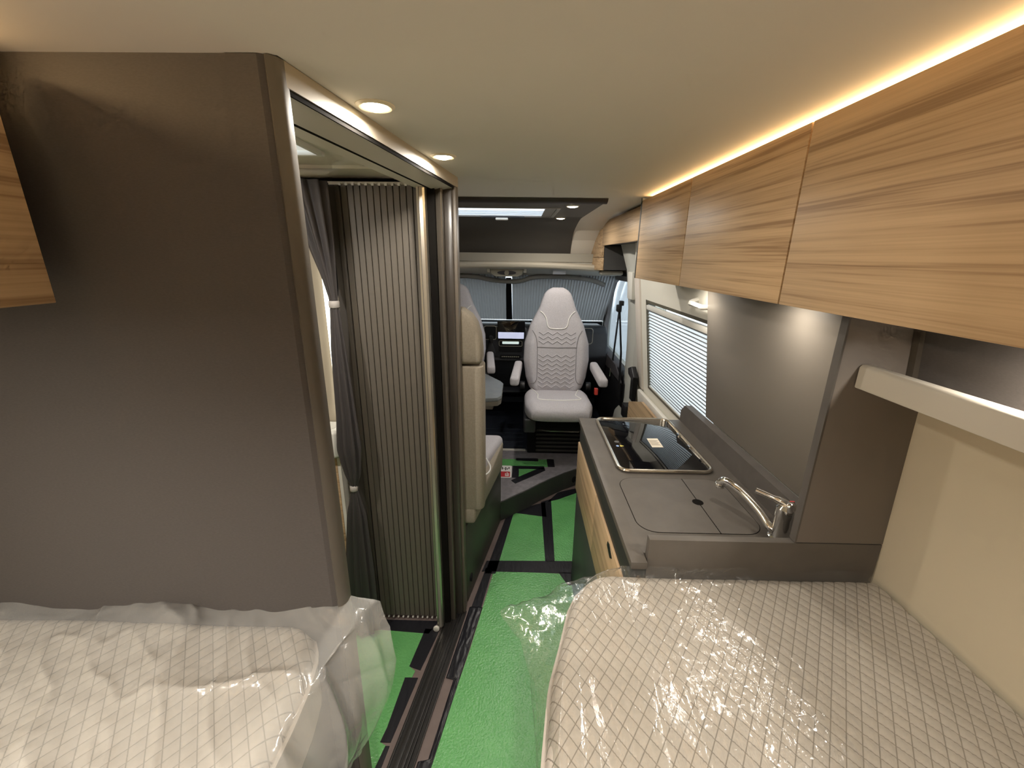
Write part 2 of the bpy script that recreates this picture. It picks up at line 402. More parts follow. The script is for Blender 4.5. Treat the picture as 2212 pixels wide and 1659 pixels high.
# bathroom ceiling with roof light
bc = MB()
bc.box(-1.12, -0.30, 0.69, 0.86, 1.905, 1.96); bc.box(-1.12, -0.82, 0.86, 1.275, 1.905, 1.96); bc.box(-0.565, -0.30, 0.86, 1.275, 1.905, 1.96); bc.box(-1.12, -0.30, 1.275, 1.66, 1.905, 1.96)
bcs = struct('ceiling_bathroom', bc, BATHW, label='white moulded bathroom ceiling with a roof light')
fr = MB()
for a in ((-0.835, -0.55, 0.845, 0.862), (-0.835, -0.55, 1.273, 1.292), (-0.835, -0.82, 0.86, 1.275), (-0.565, -0.55, 0.86, 1.275)): fr.box(a[0], a[1], a[2], a[3], 1.893, 1.906)
obj('roof_light_frame', fr, WHITE, bcs, bev=0.003)
obj('roof_light_pane', MB().box(-0.83, -0.555, 0.85, 1.285, 1.945, 1.95), GLASS, bcs)
# stepped coving at the front of the bathroom ceiling
obj('coving', MB().prism([(1.46, 1.905), (1.47, 1.897), (1.60, 1.890), (1.66, 1.890), (1.66, 1.905)], 'X', -1.1, -0.42), BATHW, bcs, smooth=True, autos=20)
# front wall of the bathroom, slot and rim above the door
bw = struct('wall_bathroom_front', MB().box(-1.10, -0.245, 1.632, 1.652, 0.0, 1.90), mat('bath_wall', (0.44, 0.385, 0.30), 0.5), label='beige bathroom wall behind the shower curtain')
obj('slot', MB().prism([(1.592, 1.886), (1.592, 1.876), (1.626, 1.876), (1.626, 1.886)], 'X', -0.9, -0.372), GAP, bw)
rim = [(-0.9 + 0.53 * t, 1.586 + 0.006 * math.cos(t * 3), 1.873) for t in np.linspace(0, 1, 12)] + [(-0.362, 1.592, 1.876), (-0.358, 1.60, 1.880)]
obj('slot_rim', MB().tube(rim, 0.004, 8), WHITE, bw, smooth=True)
obj('header', MB().box(-1.10, -0.30, 1.566, 1.632, 1.855, 1.874), BATHW, bw)

# tambour sliding door, half open
td = thing('tambour_door', 'dark grey-brown tambour sliding door of the bathroom, partly open', 'door', (-0.48, 1.556, 0.0))
sl_mesh = None
NS = 12; X0, X1 = -0.622, -0.350; pit = (X1 - X0) / NS
for k in range(NS):
    xa = X0 + k * pit
    if sl_mesh is None:
        prof = [(xa + 0.0008, 1.556), (xa + 0.0022, 1.5525)] + [] + [(xa + pit - 0.0022, 1.5525), (xa + pit - 0.0008, 1.556), (xa + pit - 0.0008, 1.5615), (xa + 0.0008, 1.5615)]
        o = obj('slat', MB().prism(prof, 'Z', 0.024, 1.862), SLAT, td); sl_mesh = o
    else:
        o = sl_mesh.copy(); C.objects.link(o); o.parent = td; o.location.x = k * pit
    g = obj('roller', MB().cyl((xa + pit * 0.5, 1.552, 0.013), 0.0042, 0.008, 'Y', 10), WHITE, td) if k == 0 else rl.copy()
    if k == 0: rl = g
    else: C.objects.link(g); g.parent = td; g.location.x = k * pit
obj('backing', MB().box(X0, X1, 1.5605, 1.563, 0.024, 1.862), GAP, td)
obj('end_post', MB().box(X0 - 0.018, X0 - 0.002, 1.548, 1.566, 0.02, 1.862), mat('dark_post', (0.06, 0.052, 0.043), 0.5), td, bev=0.003)
obj('shading_strip', MB().box(X0 - 0.045, X0 - 0.018, 1.553, 1.566, 0.02, 1.862), mat('shading_strip_dark', (0.035, 0.03, 0.026), 0.6), td)  # dark strip put in for the shading beside the end post
tr_ = MB()
for k in range(NS + 1): tr_.box(X0 + k * pit - 0.004, X0 + k * pit + 0.004, 1.550, 1.56, 1.860, 1.868)
obj('top_runners', tr_, WHITE, td)
# pale closing profile of the door
lp = thing('closing_profile', 'pale aluminium closing profile at the edge of the tambour door', 'profile', (-0.34, 1.52, 0.0))
obj('profile', MB().prism([(-0.349, 1.500), (-0.339, 1.494), (-0.328, 1.496), (-0.322, 1.503), (-0.322, 1.56), (-0.349, 1.56)], 'Z', 0.018, 1.856), ALU, lp, smooth=True, autos=25)
obj('groove', MB().box(-0.3405, -0.3385, 1.4925, 1.497, 0.03, 1.85), mat('profile_shadow', (0.10, 0.09, 0.08), 0.5), lp)
wf = obj('wheel', MB().cyl((-0.352, 1.485, 0.016), 0.014, 0.010, 'Y', 16), WHITE, lp, bev=0.002)
# front post of the bathroom
fpost = struct('trim_2', MB().box(-0.320, -0.296, 1.535, 1.64, 0.0, 1.868), GAP, label='dark door post between bathroom and seat bench')
obj('front_face', MB().prism([(-0.300, 1.560), (-0.278, 1.548), (-0.274, 1.552), (-0.274, 1.64), (-0.300, 1.64)], 'Z', 0.0, 1.868), mat('post_brown', (0.085, 0.072, 0.058), 0.35), fpost, smooth=True, autos=25)
obj('side_face', MB().box(-0.274, -0.244, 1.585, 1.64, 0.0, 1.868), mat('post_dark', (0.05, 0.042, 0.035), 0.3), fpost, bev=0.004)
obj('outer_strip', MB().box(-0.246, -0.232, 1.600, 1.66, 0.0, 1.899), mat('post_edge', (0.135, 0.112, 0.088), 0.4), fpost, bev=0.003)

# ------------------------------------------------------------------ inside the bathroom
def blob_ring(cx, cy, z, rx, ry, folds, amp, ph, n=72):
    out = []
    for k in range(n):
        a = 2 * PI * k / n; q = 1 + amp * math.cos(folds * a + ph)
        out.append((cx + rx * q * math.cos(a), cy + ry * q * math.sin(a), z))
    return out
ct = thing('shower_curtain', 'dark shower curtain gathered with two ties beside the tambour door', 'curtain', (-0.655, 1.465, 0.0))
keys = [(0.03, -0.690, 0.062, 0.028), (0.35, -0.676, 0.050, 0.026), (0.62, -0.663, 0.034, 0.020), (0.735, -0.660, 0.014, 0.011), (0.755, -0.660, 0.013, 0.010), (0.80, -0.660, 0.026, 0.018), (0.92, -0.664, 0.040, 0.026),
        (1.05, -0.662, 0.032, 0.022), (1.30, -0.664, 0.024, 0.018), (1.455, -0.662, 0.015, 0.012), (1.48, -0.662, 0.014, 0.011), (1.56, -0.670, 0.022, 0.018), (1.70, -0.690, 0.040, 0.028), (1.86, -0.716, 0.058, 0.036)]
kz = np.array([k[0] for k in keys]); rings = []
for z in np.linspace(0.03, 1.86, 90):
    c, rx, ry = (np.interp(z, kz, [k[i] for k in keys]) for i in (1, 2, 3))
    am = float(np.interp(rx, [0.012, 0.03], [0.08, 0.26]))
    rings.append(blob_ring(c * 0.977, 1.465, z, rx, ry, 8, am, 1.2 * math.sin(z * 2.1)))
obj('cloth', MB().ringstack(rings), CURT, ct, smooth=True, autos=80)
obj('black_sheet', MB().prism([(-0.735, 1.86), (-0.640, 1.86), (-0.642, 1.52), (-0.650, 1.47), (-0.660, 1.47), (-0.69, 1.62)], 'Y', 1.500, 1.504), BLACKM, ct)  # flat black sheet between the gathered cloth and the tambour door
for tz, rr in ((1.468, 0.018), (0.745, 0.016)):
    obj('tie', MB().lathe((-0.647, 1.465, tz - 0.012), [(rr - 0.002, 0), (rr, 0.003), (rr, 0.021), (rr - 0.002, 0.024)], 20), TIE, ct, smooth=True)
bs = thing('washbasin', 'white washbasin in the corner of the bathroom', 'basin', (-0.86, 1.52, 0.84))
obj('bowl', MB().prism(rrect(-1.0, -0.702, 1.505, 1.628, 0.04), 'Z', 0.845, 0.965), WHITE, bs, bev=0.015, seg=3)
obj('basin_hollow', MB().prism(rrect(-0.97, -0.735, 1.525, 1.61, 0.03), 'Z', 0.963, 0.9665), mat('basin_grey', (0.62, 0.60, 0.56), 0.3), bs)
bcb = thing('bathroom_cabinet', 'wooden cabinet below the white washbasin', 'cabinet', (-0.87, 1.53, 0.0))
obj('body', MB().box(-1.09, -0.742, 1.545, 1.628, 0.0, 0.838), OAKX, bcb, bev=0.003)
obj('edge', MB().box(-0.741, -0.728, 1.545, 1.628, 0.0, 0.842), WHITE, bcb)
ml = thing('mirror_light', 'bright vertical light strip on the bathroom wall', 'light', (-0.735, 1.62, 1.0))
obj('strip', MB().box(-0.752, -0.730, 1.622, 1.631, 0.985, 1.72), emis('bath_light', (1.0, 0.97, 0.82), 5.0), ml)
obj('holder', MB().box(-0.756, -0.726, 1.629, 1.633, 0.98, 1.725), WHITE, ml)

# ------------------------------------------------------------------ floor rail, films and tape
rg = thing('floor_rail', 'black grooved sliding door rail in the floor', 'rail', (-0.33, 1.25, 0.0))
def strip(mb, xa0, xa1, z0, z1, y0=0.60, y1=1.60):
    f = lambda x, y: x + (y - 0.957) * 0.150
    return mb.hexa([(f(xa0, y0), y0, z0), (f(xa1, y0), y0, z0), (f(xa1, y1), y1, z0), (f(xa0, y1), y1, z0), (f(xa0, y0), y0, z1), (f(xa1, y0), y0, z1), (f(xa1, y1), y1, z1), (f(xa0, y1), y1, z1)])
obj('bed', strip(MB(), -0.412, -0.325, 0.0, 0.003), RAILM, rg)
for a, b, h in ((-0.414, -0.406, 0.008), (-0.396, -0.377, 0.006), (-0.371, -0.357, 0.009), (-0.350, -0.344, 0.014), (-0.330, -0.324, 0.009)):
    obj('rib', strip(MB(), a, b, 0.002, h), RAILM, rg, bev=0.0015)

def ngon(name, pts, z, h, m, label, cat, group=None, bev=0.0):
    return obj(name, MB().prism([(p[0], p[1]) for p in pts], 'Z', z, z + h), m, label=label, cat=cat, group=group, bev=bev)
G1 = 'green protective films on the floor'
ngon('floor_film', [(-0.115, 1.885), (0.248, 1.871), (0.262, 1.83), (0.40, 1.82), (0.40, 0.45), (-0.35, 0.45), (-0.275, 0.96), (-0.190, 1.40)], 0.0, 0.0015, GREEN, 'large green film on the aisle floor between the beds', 'floor film', G1)
ngon('floor_film', [(-0.018, 2.441), (0.175, 2.406), (0.168, 1.950), (-0.116, 1.951)], 0.0, 0.0015, GREEN, 'green film on the aisle floor beside the seat bench', 'floor film', G1)
ngon('floor_film', [(0.24, 2.585), (0.431, 2.714), (0.52, 2.74), (0.46, 1.959), (0.219, 1.97)], 0.0, 0.0015, GREEN, 'green film on the floor next to the kitchen end', 'floor film', G1)
ngon('floor_film', [(-1.09, 1.497), (-0.397, 1.493), (-0.430, 1.316), (-0.403, 1.297), (-0.409, 1.269), (-0.437, 1.268), (-0.452, 1.08), (-0.46, 1.031), (-0.436, 1.02), (-0.47, 0.74), (-1.09, 0.74)], 0.0, 0.0015, GREEN, 'green film on the bathroom floor', 'floor film', G1)
ngon('floor_film', [(-0.22, 2.922), (0.229, 2.929), (0.229, 2.81), (-0.22, 2.818)], 0.140, 0.0012, GREEN, 'long green film on the raised floor', 'floor film', G1)
ngon('floor_film', [(0.0, 2.79), (0.17, 2.785), (0.0, 2.63)], 0.140, 0.0012, GREEN, 'small triangular green film on the raised floor', 'floor film', G1)
G2 = 'black tape strips on the floor'
def tape(pts, z, label): ngon('tape_strip', pts, z, 0.0022, TAPE, label, 'tape', G2)
tape([(-0.215, 1.60), (-0.165, 1.60), (-0.125, 1.88), (-0.16, 1.90)], 0.0, 'black tape strip along the aisle film in front of the bathroom post')
tape([(-0.162, 1.86), (-0.105, 1.86), (-0.012, 2.445), (-0.05, 2.46)], 0.0, 'black tape strip beside the seat bench')
tape([(-0.18, 1.875), (-0.16, 1.958), (0.34, 1.972), (0.34, 1.875)], 0.0, 'black tape strip across the aisle')
tape([(0.168, 1.965), (0.221, 1.965), (0.245, 2.60), (0.172, 2.56)], 0.0, 'black tape strip running lengthwise between two aisle films')
tape([(-0.02, 2.425), (0.20, 2.385), (0.20, 2.56), (0.06, 2.49)], 0.0, 'black tape patch at the foot of the step')
tape([(0.22, 2.565), (0.30, 2.60), (0.46, 2.705), (0.50, 2.78), (0.30, 2.69)], 0.0, 'black tape strip below the curved step')
tape([(0.235, 1.88), (0.34, 1.88), (0.34, 1.79), (0.275, 1.79)], 0.0, 'short black tape patch beside the kitchen plinth')
tape([(-0.62, 1.545), (-0.35, 1.545), (-0.385, 1.475), (-0.62, 1.49)], 0.0, 'black tape strip in front of the tambour door')
tape([(-0.405, 1.50), (-0.338, 1.50), (-0.382, 1.30), (-0.432, 1.316)], 0.0, 'black tape piece on the bathroom film near the door wheel')
tape([(-0.384, 1.268), (-0.437, 1.268), (-0.452, 1.08), (-0.462, 1.031), (-0.425, 1.031)], 0.0, 'black tape piece on the bathroom film, middle of the rail')
tape([(-0.425, 1.02), (-0.440, 1.02), (-0.50, 0.74), (-0.462, 0.74)], 0.0, 'black tape piece on the bathroom film at the bed')
# wrinkled wide tape next to the rail
def wr(u, v):
    y = 0.55 + 1.08 * v
    xa = -0.318 + (y - 0.957) * 0.150 + (0.032 if 0.98 < y < 1.27 else 0.0); xb = -0.268 + (y - 0.957) * 0.168
    return (xa + (xb - xa) * u, y, 0.0022 + 0.004 * ridge(u * 3, y * 9) * math.sin(PI * u) + 0.0015 * ridge(u * 9, y * 30, 3))
obj('tape_strip', MB().grid(wr, 12, 150), TAPE, label='wide crumpled black tape strip along the floor rail', cat='tape', group=G2, smooth=True, autos=180, thick=0.001)
Z1 = 0.1405
tape([(-0.007, 2.942), (0.162, 2.942), (0.163, 2.896), (-0.007, 2.904)], Z1, 'black tape strip on top of the long green film')
tape([(0.229, 2.937), (0.283, 2.932), (0.282, 2.812), (0.230, 2.81)], Z1, 'black tape strip closing the right end of the long green film')
tape([(-0.030, 2.815), (0.014, 2.815), (0.014, 2.64), (-0.034, 2.642)], Z1, 'black tape strip left of the triangular film')
tape([(0.014, 2.815), (0.203, 2.816), (0.20, 2.772), (0.014, 2.773)], Z1, 'black tape strip behind the triangular film')
tape([(-0.039, 2.603), (-0.009, 2.561), (0.207, 2.753), (0.203, 2.80), (0.150, 2.775), (0.016, 2.655)], Z1, 'diagonal black tape strip in front of the triangular film')
st = thing('warning_sticker', 'white and red warning sticker on the raised floor', 'sticker', (-0.09, 2.73, 0.1405))
obj('card', MB().prism(rrect(-0.135, -0.038, 2.638, 2.816, 0.012), 'Z', 0.1405, 0.1425), mat('sticker_white', (0.80, 0.78, 0.76), 0.5), st)
obj('red_field', MB().prism(rrect(-0.128, -0.048, 2.648, 2.725, 0.008), 'Z', 0.1425, 0.1432), mat('sticker_red', (0.50, 0.03, 0.04), 0.5), st)
pg = MB()
for x0, x1, y0, y1 in ((-0.072, -0.066, 2.665, 2.712), (-0.084, -0.078, 2.665, 2.70), (-0.062, -0.056, 2.665, 2.70), (-0.084, -0.056, 2.658, 2.668)): pg.box(x0, x1, y0, y1, 0.1432, 0.1436)
obj('pictogram', pg, PIPE, st)
pg = MB()
for k in range(6): pg.box(-0.122 + 0.012 * k, -0.115 + 0.012 * k, 2.745 + 0.01 * (k % 3), 2.775 + 0.008 * ((k * 2) % 4), 0.1425, 0.143)
obj('print', pg, BLACKM, st)
obj('threshold_strip', MB().box(-0.30, 0.067, 3.074, 3.108, 0.138, 0.144), ALUW, label='pale metal strip at the edge of the cab floor', cat='strip', bev=0.002)
for nm, p, lb in (('step_socket', (1119, 1087), 'black oval socket at the left of the step riser'), ('step_socket', (1238, 1038), 'black oval socket in the step riser beside the kitchen')):
    q = at(p[0], p[1] - 3, Z=0.055)
    obj(nm, MB().lathe((0, 0, 0), [(0.001, 0.012), (0.018, 0.012), (0.026, 0.006), (0.028, 0)], 20), BLACKM, label=lb, cat='socket', group='sockets in the step', smooth=True)
    o = bpy.context.scene.objects[-1] if False else C.objects[-1]
    o.rotation_euler = (PI / 2, 0, math.radians(42)); o.location = (q[0], q[1], 0.058); o.scale = (0.9, 1.25, 1)

# ------------------------------------------------------------------ kitchen block
kb = thing('kitchen_cabinet', 'kitchen base cabinet with light oak fronts and dark plinth', 'cabinet', (0.57, 1.37, 0.0))
obj('carcass', MB().box(0.318, 0.80, 0.908, 1.832, 0.10, 0.876), DGREY, kb)
obj('plinth', MB().box(0.297, 0.80, 0.908, 1.836, 0.0, 0.546), mat('plinth_grey', (0.060, 0.064, 0.060), 0.45), kb, bev=0.002)
obj('fascia', MB().box(0.296, 0.33, 0.884, 1.836, 0.799, 0.895), DGREY, kb, bev=0.001)
ysp = at(1286, 1062, X=0.289)[1]
obj('door', MB().box(0.290, 0.312, ysp + 0.002, 1.836, 0.548, 0.796), OAK, kb, bev=0.0012, label='far oak drawer front')
d2 = obj('door', MB().box(0.290, 0.312, 0.884, ysp - 0.002, 0.548, 0.796), OAK, kb, bev=0.0012, label='near oak drawer front with black latch')
q = at(1316, 1190, X=0.289)
obj('latch', MB().prism([(q[1] - 0.035, q[2]), (q[1] - 0.012, q[2] - 0.016), (q[1] + 0.035, q[2] - 0.004), (q[1] + 0.030, q[2] + 0.012), (q[1] + 0.008, q[2] + 0.018)], 'X', 0.2885, 0.292), BLACK, d2, label='black push latch')
wt = obj('worktop', MB().prism([(0.287, 0.868), (0.327, 0.868), (0.327, 0.9055), (0.80, 0.9055), (0.80, 1.840), (0.287, 1.840)], 'Z', 0.895, 0.915), STONE, label='grey-brown stone-look kitchen worktop', cat='worktop', bev=0.0012)
us = MB().prism([(0.906, 0.9152), (1.838, 0.9152), (1.838, 0.965), (1.80, 1.0), (0.906, 1.0)], 'X', 0.755, 0.787)
obj('rear_upstand', us, STONE_D, label='dark upstand with chamfered end along the back of the worktop', cat='upstand')
obj('near_upstand', MB().box(0.331, 0.897, 0.884, 0.905, 0.80, 0.970), STONE, label='low stone-look upstand at the bed end of the worktop', cat='upstand', bev=0.0015)
sp = MB(); lean(sp, lambda z: 0.7885 - 0.129 * (z - 1.0), 0.906, 1.66, 1.002, 1.543, th=0.008)
obj('splashback', sp, SPLASH, label='satin brown splashback panel behind the worktop', cat='panel', bev=0.001)
spn = obj('side_panel', MB().box(0.688, 0.905, 0.884, 0.904, 0.972, 1.543), mat('side_panel_grey', (0.165, 0.140, 0.118), 0.5), label='tall grey-brown side panel between kitchen and bed', cat='panel', bev=0.0015)

obj('edge_band', MB().box(0.6835, 0.6878, 0.8835, 0.9045, 0.972, 1.543), STONE_D, spn, label='dark edge band')
# hob with black glass lid
hb = thing('hob', 'black glass hob lid in a rounded metal frame', 'hob', (0.52, 1.57, 0.915))
def hobq(u, v):   # u 0..1 left-right, v 0..1 near-far ; the hob tapers a little to the back corner
    return (0.362 + (0.690 - 0.362) * u, 1.325 + (1.822 - 1.325) * v)
rr = rrect(0.362, 0.690, 1.325, 1.822, 0.035, 8)
obj('frame', MB().tube([(x, y, 0.9222) for x, y in rr], 0.0068, 8, closed=True), mat('steel_frame', (0.72, 0.66, 0.56), 0.22, metal=1.0), hb, smooth=True)
gl = obj('glass_lid', MB().prism(rrect(0.366, 0.686, 1.329, 1.818, 0.032, 8), 'Z', 0.9155, 0.9222), GLASSB, hb, bev=0.001)
for k in range(3): obj('edge_clip', MB().box(0.676, 0.682, 1.40 + 0.12 * k, 1.42 + 0.12 * k, 0.922, 0.926), CHROME, hb)
pa = [at(*p, Z=0.923) for p in ((1397, 947), (1420, 947), (1433, 966), (1409, 966))]
stk = obj('sticker', MB().prism([(p[0], p[1]) for p in pa], 'Z', 0.9222, 0.9230), mat('paper_label', (0.84, 0.76, 0.62), 0.6), hb, label='small pale paper sticker')
pc = np.mean(np.array(pa), axis=0); pb = MB()
for k in range(7): pb.box(pc[0] - 0.020, pc[0] + 0.019 - 0.004 * (k % 3), pc[1] - 0.025 + 0.0075 * k, pc[1] - 0.022 + 0.0075 * k, 0.9230, 0.9233)
obj('printed_lines', pb, mat('print_brown', (0.30, 0.24, 0.18), 0.7), stk)
kn = at(1332, 954, Z=0.923)
obj('knob_hole', MB().cyl((kn[0], kn[1], 0.9222), 0.010, 0.001, 'Z', 18), mat('ring_grey', (0.10, 0.10, 0.10), 0.3), hb)
bd = at(1334, 963, Z=0.923); obj('blue_dot', MB().cyl((bd[0], bd[1], 0.9222), 0.006, 0.0008, 'Z', 14), mat('blue_mark', (0.35, 0.50, 0.85), 0.4), hb)
yd = at(1343, 963, Z=0.923); obj('yellow_mark', MB().prism([(yd[0] - 0.006, yd[1] - 0.007), (yd[0] + 0.009, yd[1]), (yd[0] - 0.006, yd[1] + 0.007)], 'Z', 0.9222, 0.923), mat('yellow_mark', (0.80, 0.68, 0.15), 0.4), hb)
# sink covers
sk = thing('sink_cover', 'two-part flush sink cover with a round finger hole', 'sink cover', (0.5, 1.14, 0.915))
obj('gap_rim', MB().prism(rrect(0.341, 0.690, 0.988, 1.287, 0.055, 8), 'Z', 0.9148, 0.9154), GAP, sk)
lid = lambda x0, x1: rrect(x0, x1, 0.990, 1.285, 0.004, 2)
pl = [p for p in rrect(0.343, 0.75, 0.990, 1.285, 0.053, 8) if p[0] < 0.56] ; pl = [(0.5605, 0.990), (0.5605, 1.285)] + pl
pl = sorted(pl, key=lambda p: math.atan2(p[1] - 1.1375, p[0] - 0.47))
obj('cover_panel', MB().prism(pl, 'Z', 0.9150, 0.9161), STONE, sk, label='large left half of the sink cover')
pr_ = [p for p in rrect(0.40, 0.688, 0.990, 1.285, 0.053, 8) if p[0] > 0.58]; pr_ = [(0.5635, 0.990), (0.5635, 1.285)] + pr_
pr_ = sorted(pr_, key=lambda p: math.atan2(p[1] - 1.1375, p[0] - 0.62))
obj('cover_panel', MB().prism(pr_, 'Z', 0.9150, 0.9161), STONE, sk, label='small right half of the sink cover')
obj('finger_hole', MB().cyl((0.560, 1.143, 0.9150), 0.0165, 0.0016, 'Z', 28), GAP, sk)
# tap
tp = thing('kitchen_tap', 'chrome kitchen tap with a long curved spout and lever', 'tap', (0.722, 1.01, 0.915))
bx_, by_ = 0.712, 0.975
obj('body', MB().lathe((bx_, by_, 0.9155), [(0.030, 0), (0.030, 0.006), (0.0245, 0.010), (0.0235, 0.068), (0.025, 0.072), (0.024, 0.094), (0.016, 0.103), (0.002, 0.105)]), CHROME, tp, smooth=True, autos=30)
path = [(bx_ - 0.008, by_ + 0.004, 0.928), (0.690, 0.990, 0.940), (0.680, 1.030, 0.962), (0.659, 1.085, 0.985), (0.640, 1.115, 0.996), (0.626, 1.134, 0.998), (0.620, 1.143, 0.990), (0.619, 1.146, 0.978)]
def catmull(P, n=6):
    P = [Vector(p) for p in P]; out = []
    for i in range(len(P) - 1):
        a, b, c, d = P[max(i - 1, 0)], P[i], P[i + 1], P[min(i + 2, len(P) - 1)]
        for k in range(n):
            t = k / n; out.append(0.5 * ((2 * b) + (c - a) * t + (2 * a - 5 * b + 4 * c - d) * t * t + (3 * b - a - 3 * c + d) * t ** 3))
    return out + [P[-1]]
obj('spout', MB().tube(catmull(path), 0.0115, 14), CHROME, tp, smooth=True)
obj('spout_tip', MB().cyl((0.619, 1.146, 0.968), 0.0135, 0.014, 'Z', 16), CHROME, tp, bev=0.002)
lv = obj('lever', MB().tube(catmull([(bx_ + 0.012, by_ - 0.006, 1.008), (bx_ - 0.004, by_ + 0.004, 1.022), (bx_ - 0.034, by_ + 0.024, 1.030), (bx_ - 0.062, by_ + 0.044, 1.036)]), [0.016] * 5 + [0.011] * 5 + [0.008] * 9, 12), CHROME, tp, smooth=True)
obj('hot_cold_mark', MB().box(bx_ + 0.004, bx_ + 0.016, by_ - 0.002, by_ + 0.002, 1.024, 1.030), mat('red_mark', (0.6, 0.08, 0.08), 0.4), lv)

# ------------------------------------------------------------------ overhead cabinets on the right
def overhead(y0, y1, label, group, xf=0.545, z0=1.545, z1=1.884, xb=0.82, m=OAK, name='overhead_cabinet'):
    t = thing(name, label, 'cabinet', (xf + 0.1, (y0 + y1) / 2, z0), group)
    obj('body', MB().prism([(xf + 0.022, z0 + 0.006), (xb, z0 + 0.006), (xb - 0.06, z1 - 0.042), (xf + 0.022, z1 - 0.042)], 'Y', y0 + 0.002, y1 - 0.002), mat('carcass_dark', (0.05, 0.04, 0.03), 0.6), t)
    obj('door', MB().box(xf, xf + 0.02, y0 + 0.0026, y1 - 0.0026, z0, z1), m, t, bev=0.0012)
    return t
GO = 'oak overhead cabinets on the right'
overhead(-0.35, 0.907, 'long light oak overhead cabinet above the bed end, nearest the viewer', GO)
overhead(0.907, 1.487, 'light oak overhead cabinet above the sink, middle of the right row', GO)
overhead(1.487, 2.062, 'light oak overhead cabinet above the hob, farthest of the right row', GO)
overhead(-1.45, -0.35, 'light oak overhead cabinet at the rear above the right bed', GO)
obj('end_panel', MB().prism([(0.545, 1.545), (0.80, 1.545), (0.75, 1.88), (0.545, 1.895)], 'Y', 2.0635, 2.078), DGREY, label='dark grey end panel closing the right overhead cabinets', cat='panel')
overhead(2.12, 3.29, 'shallow light oak overhead cabinet above the side door', GO, xf=0.602, z0=1.722, z1=1.888, xb=0.80)
# cab corner cabinet with dark end
cc = thing('cab_corner_cabinet', 'stepped oak corner cabinet with dark grey end above the cab door', 'cabinet', (0.70, 3.45, 1.545))
obj('end_panel', MB().box(0.626, 0.835, 3.300, 3.318, 1.548, 1.722), mat('end_grey', (0.055, 0.053, 0.052), 0.6), cc)
def quadp(y0, x0, y1, x1, z0, z1, th=0.02):
    return MB().hexa([(x0, y0, z0), (x0 + th, y0, z0), (x1 + th, y1, z0), (x1, y1, z0), (x0, y0, z1), (x0 + th, y0, z1), (x1 + th, y1, z1), (x1, y1, z1)])
obj('upper_front', quadp(3.300, 0.604, 3.56, 0.565, 1.640, 1.885), OAK, cc, bev=0.001)
obj('lower_front', quadp(3.300, 0.610, 3.56, 0.560, 1.545, 1.637), OAK, cc, bev=0.001)
obj('body', MB().box(0.64, 0.84, 3.318, 3.56, 1.55, 1.88), DGREY, cc)
# left overhead cabinet
lc = thing('overhead_cabinet', 'light oak overhead cabinet on the left wall above the wrapped bed', 'cabinet', (-0.85, -0.4, 1.555), 'oak overhead cabinets on the left')
obj('body', MB().prism([(-1.098, 1.562), (-0.724, 1.562), (-0.724, 1.835), (-1.098, 1.835)], 'Y', -1.45, 0.622), MATS['carcass_dark'], lc)
obj('door', MB().box(-0.722, -0.702, -0.20, 0.630, 1.558, 1.872), OAK, lc, bev=0.0012)
obj('door', MB().box(-0.722, -0.702, -1.45, -0.203, 1.558, 1.872), OAK, lc, bev=0.0012)

# ------------------------------------------------------------------ lamps
def downlight(x, y, z, label, group, power, r=0.036, spread=180, lens_r=0.023):
    t = thing('downlight', label, 'light', (x, y, z), group)
    obj('ring', MB().lathe((x, y, z), [(lens_r, 0.0), (lens_r + 0.002, -0.003), (r - 0.006, -0.0045), (r, -0.001), (r, 0.0)], 32), mat('lamp_ring', (0.72, 0.64, 0.50), 0.35), t, smooth=True)
    obj('lens', MB().lathe((x, y, z - 0.0035), [(0.001, -0.005), (lens_r * 0.6, -0.004), (lens_r * 0.9, -0.001), (lens_r, 0.003)], 28), LENS, t, smooth=True)
    area_lamp('downlight_light', t, (x, y, z - 0.011), power, WARM, lens_r * 2, spread=spread)
    return t
GD = 'round recessed ceiling spots'
downlight(-0.276, 0.893, 1.90, 'round ceiling spot nearest the viewer above the bathroom opening', GD, 3.2)
downlight(-0.221, 1.298, 1.90, 'round ceiling spot farther along above the bathroom door post', GD, 3.2)
downlight(-0.86, 0.80, 1.905, 'unseen fill spot added in the bathroom ceiling behind the partition', GD, 8.0)  # extra lamp out of view, added to brighten the bathroom
downlight(-0.35, -0.45, 1.90, 'round ceiling spot above the left bed behind the viewer', GD, 12.5, spread=135)
downlight(0.10, -0.45, 1.90, 'round ceiling spot above the right bed behind the viewer', GD, 12.5, spread=135)
p1_ = at(1237, 445, Z=1.884); p2_ = at(1211, 471, Z=1.884)
downlight(p1_[0], p1_[1], 1.8845, 'near spot in the dark roof frame beside the skylight', GD, 4.0, r=0.034, lens_r=0.028)
downlight(p2_[0], p2_[1], 1.8845, 'far spot in the dark roof frame beside the skylight', GD, 4.0, r=0.034, lens_r=0.028)
GU = 'small spots under the overhead cabinets'
downlight(0.640, 1.64, 1.551, 'small spot under the cabinet above the hob', GU, 0.8, r=0.024, lens_r=0.016, spread=170)
downlight(0.640, 1.08, 1.551, 'small spot under the cabinet above the sink', GU, 0.8, r=0.024, lens_r=0.016, spread=170)
downlight(0.785, 0.54, 1.551, 'small spot under the cabinet above the bedside shelf', GU, 2.6, r=0.024, lens_r=0.016, spread=160)
downlight(-0.86, 0.10, 1.5615, 'small spot under the left overhead cabinet', GU, 4.5, r=0.024, lens_r=0.016, spread=180)
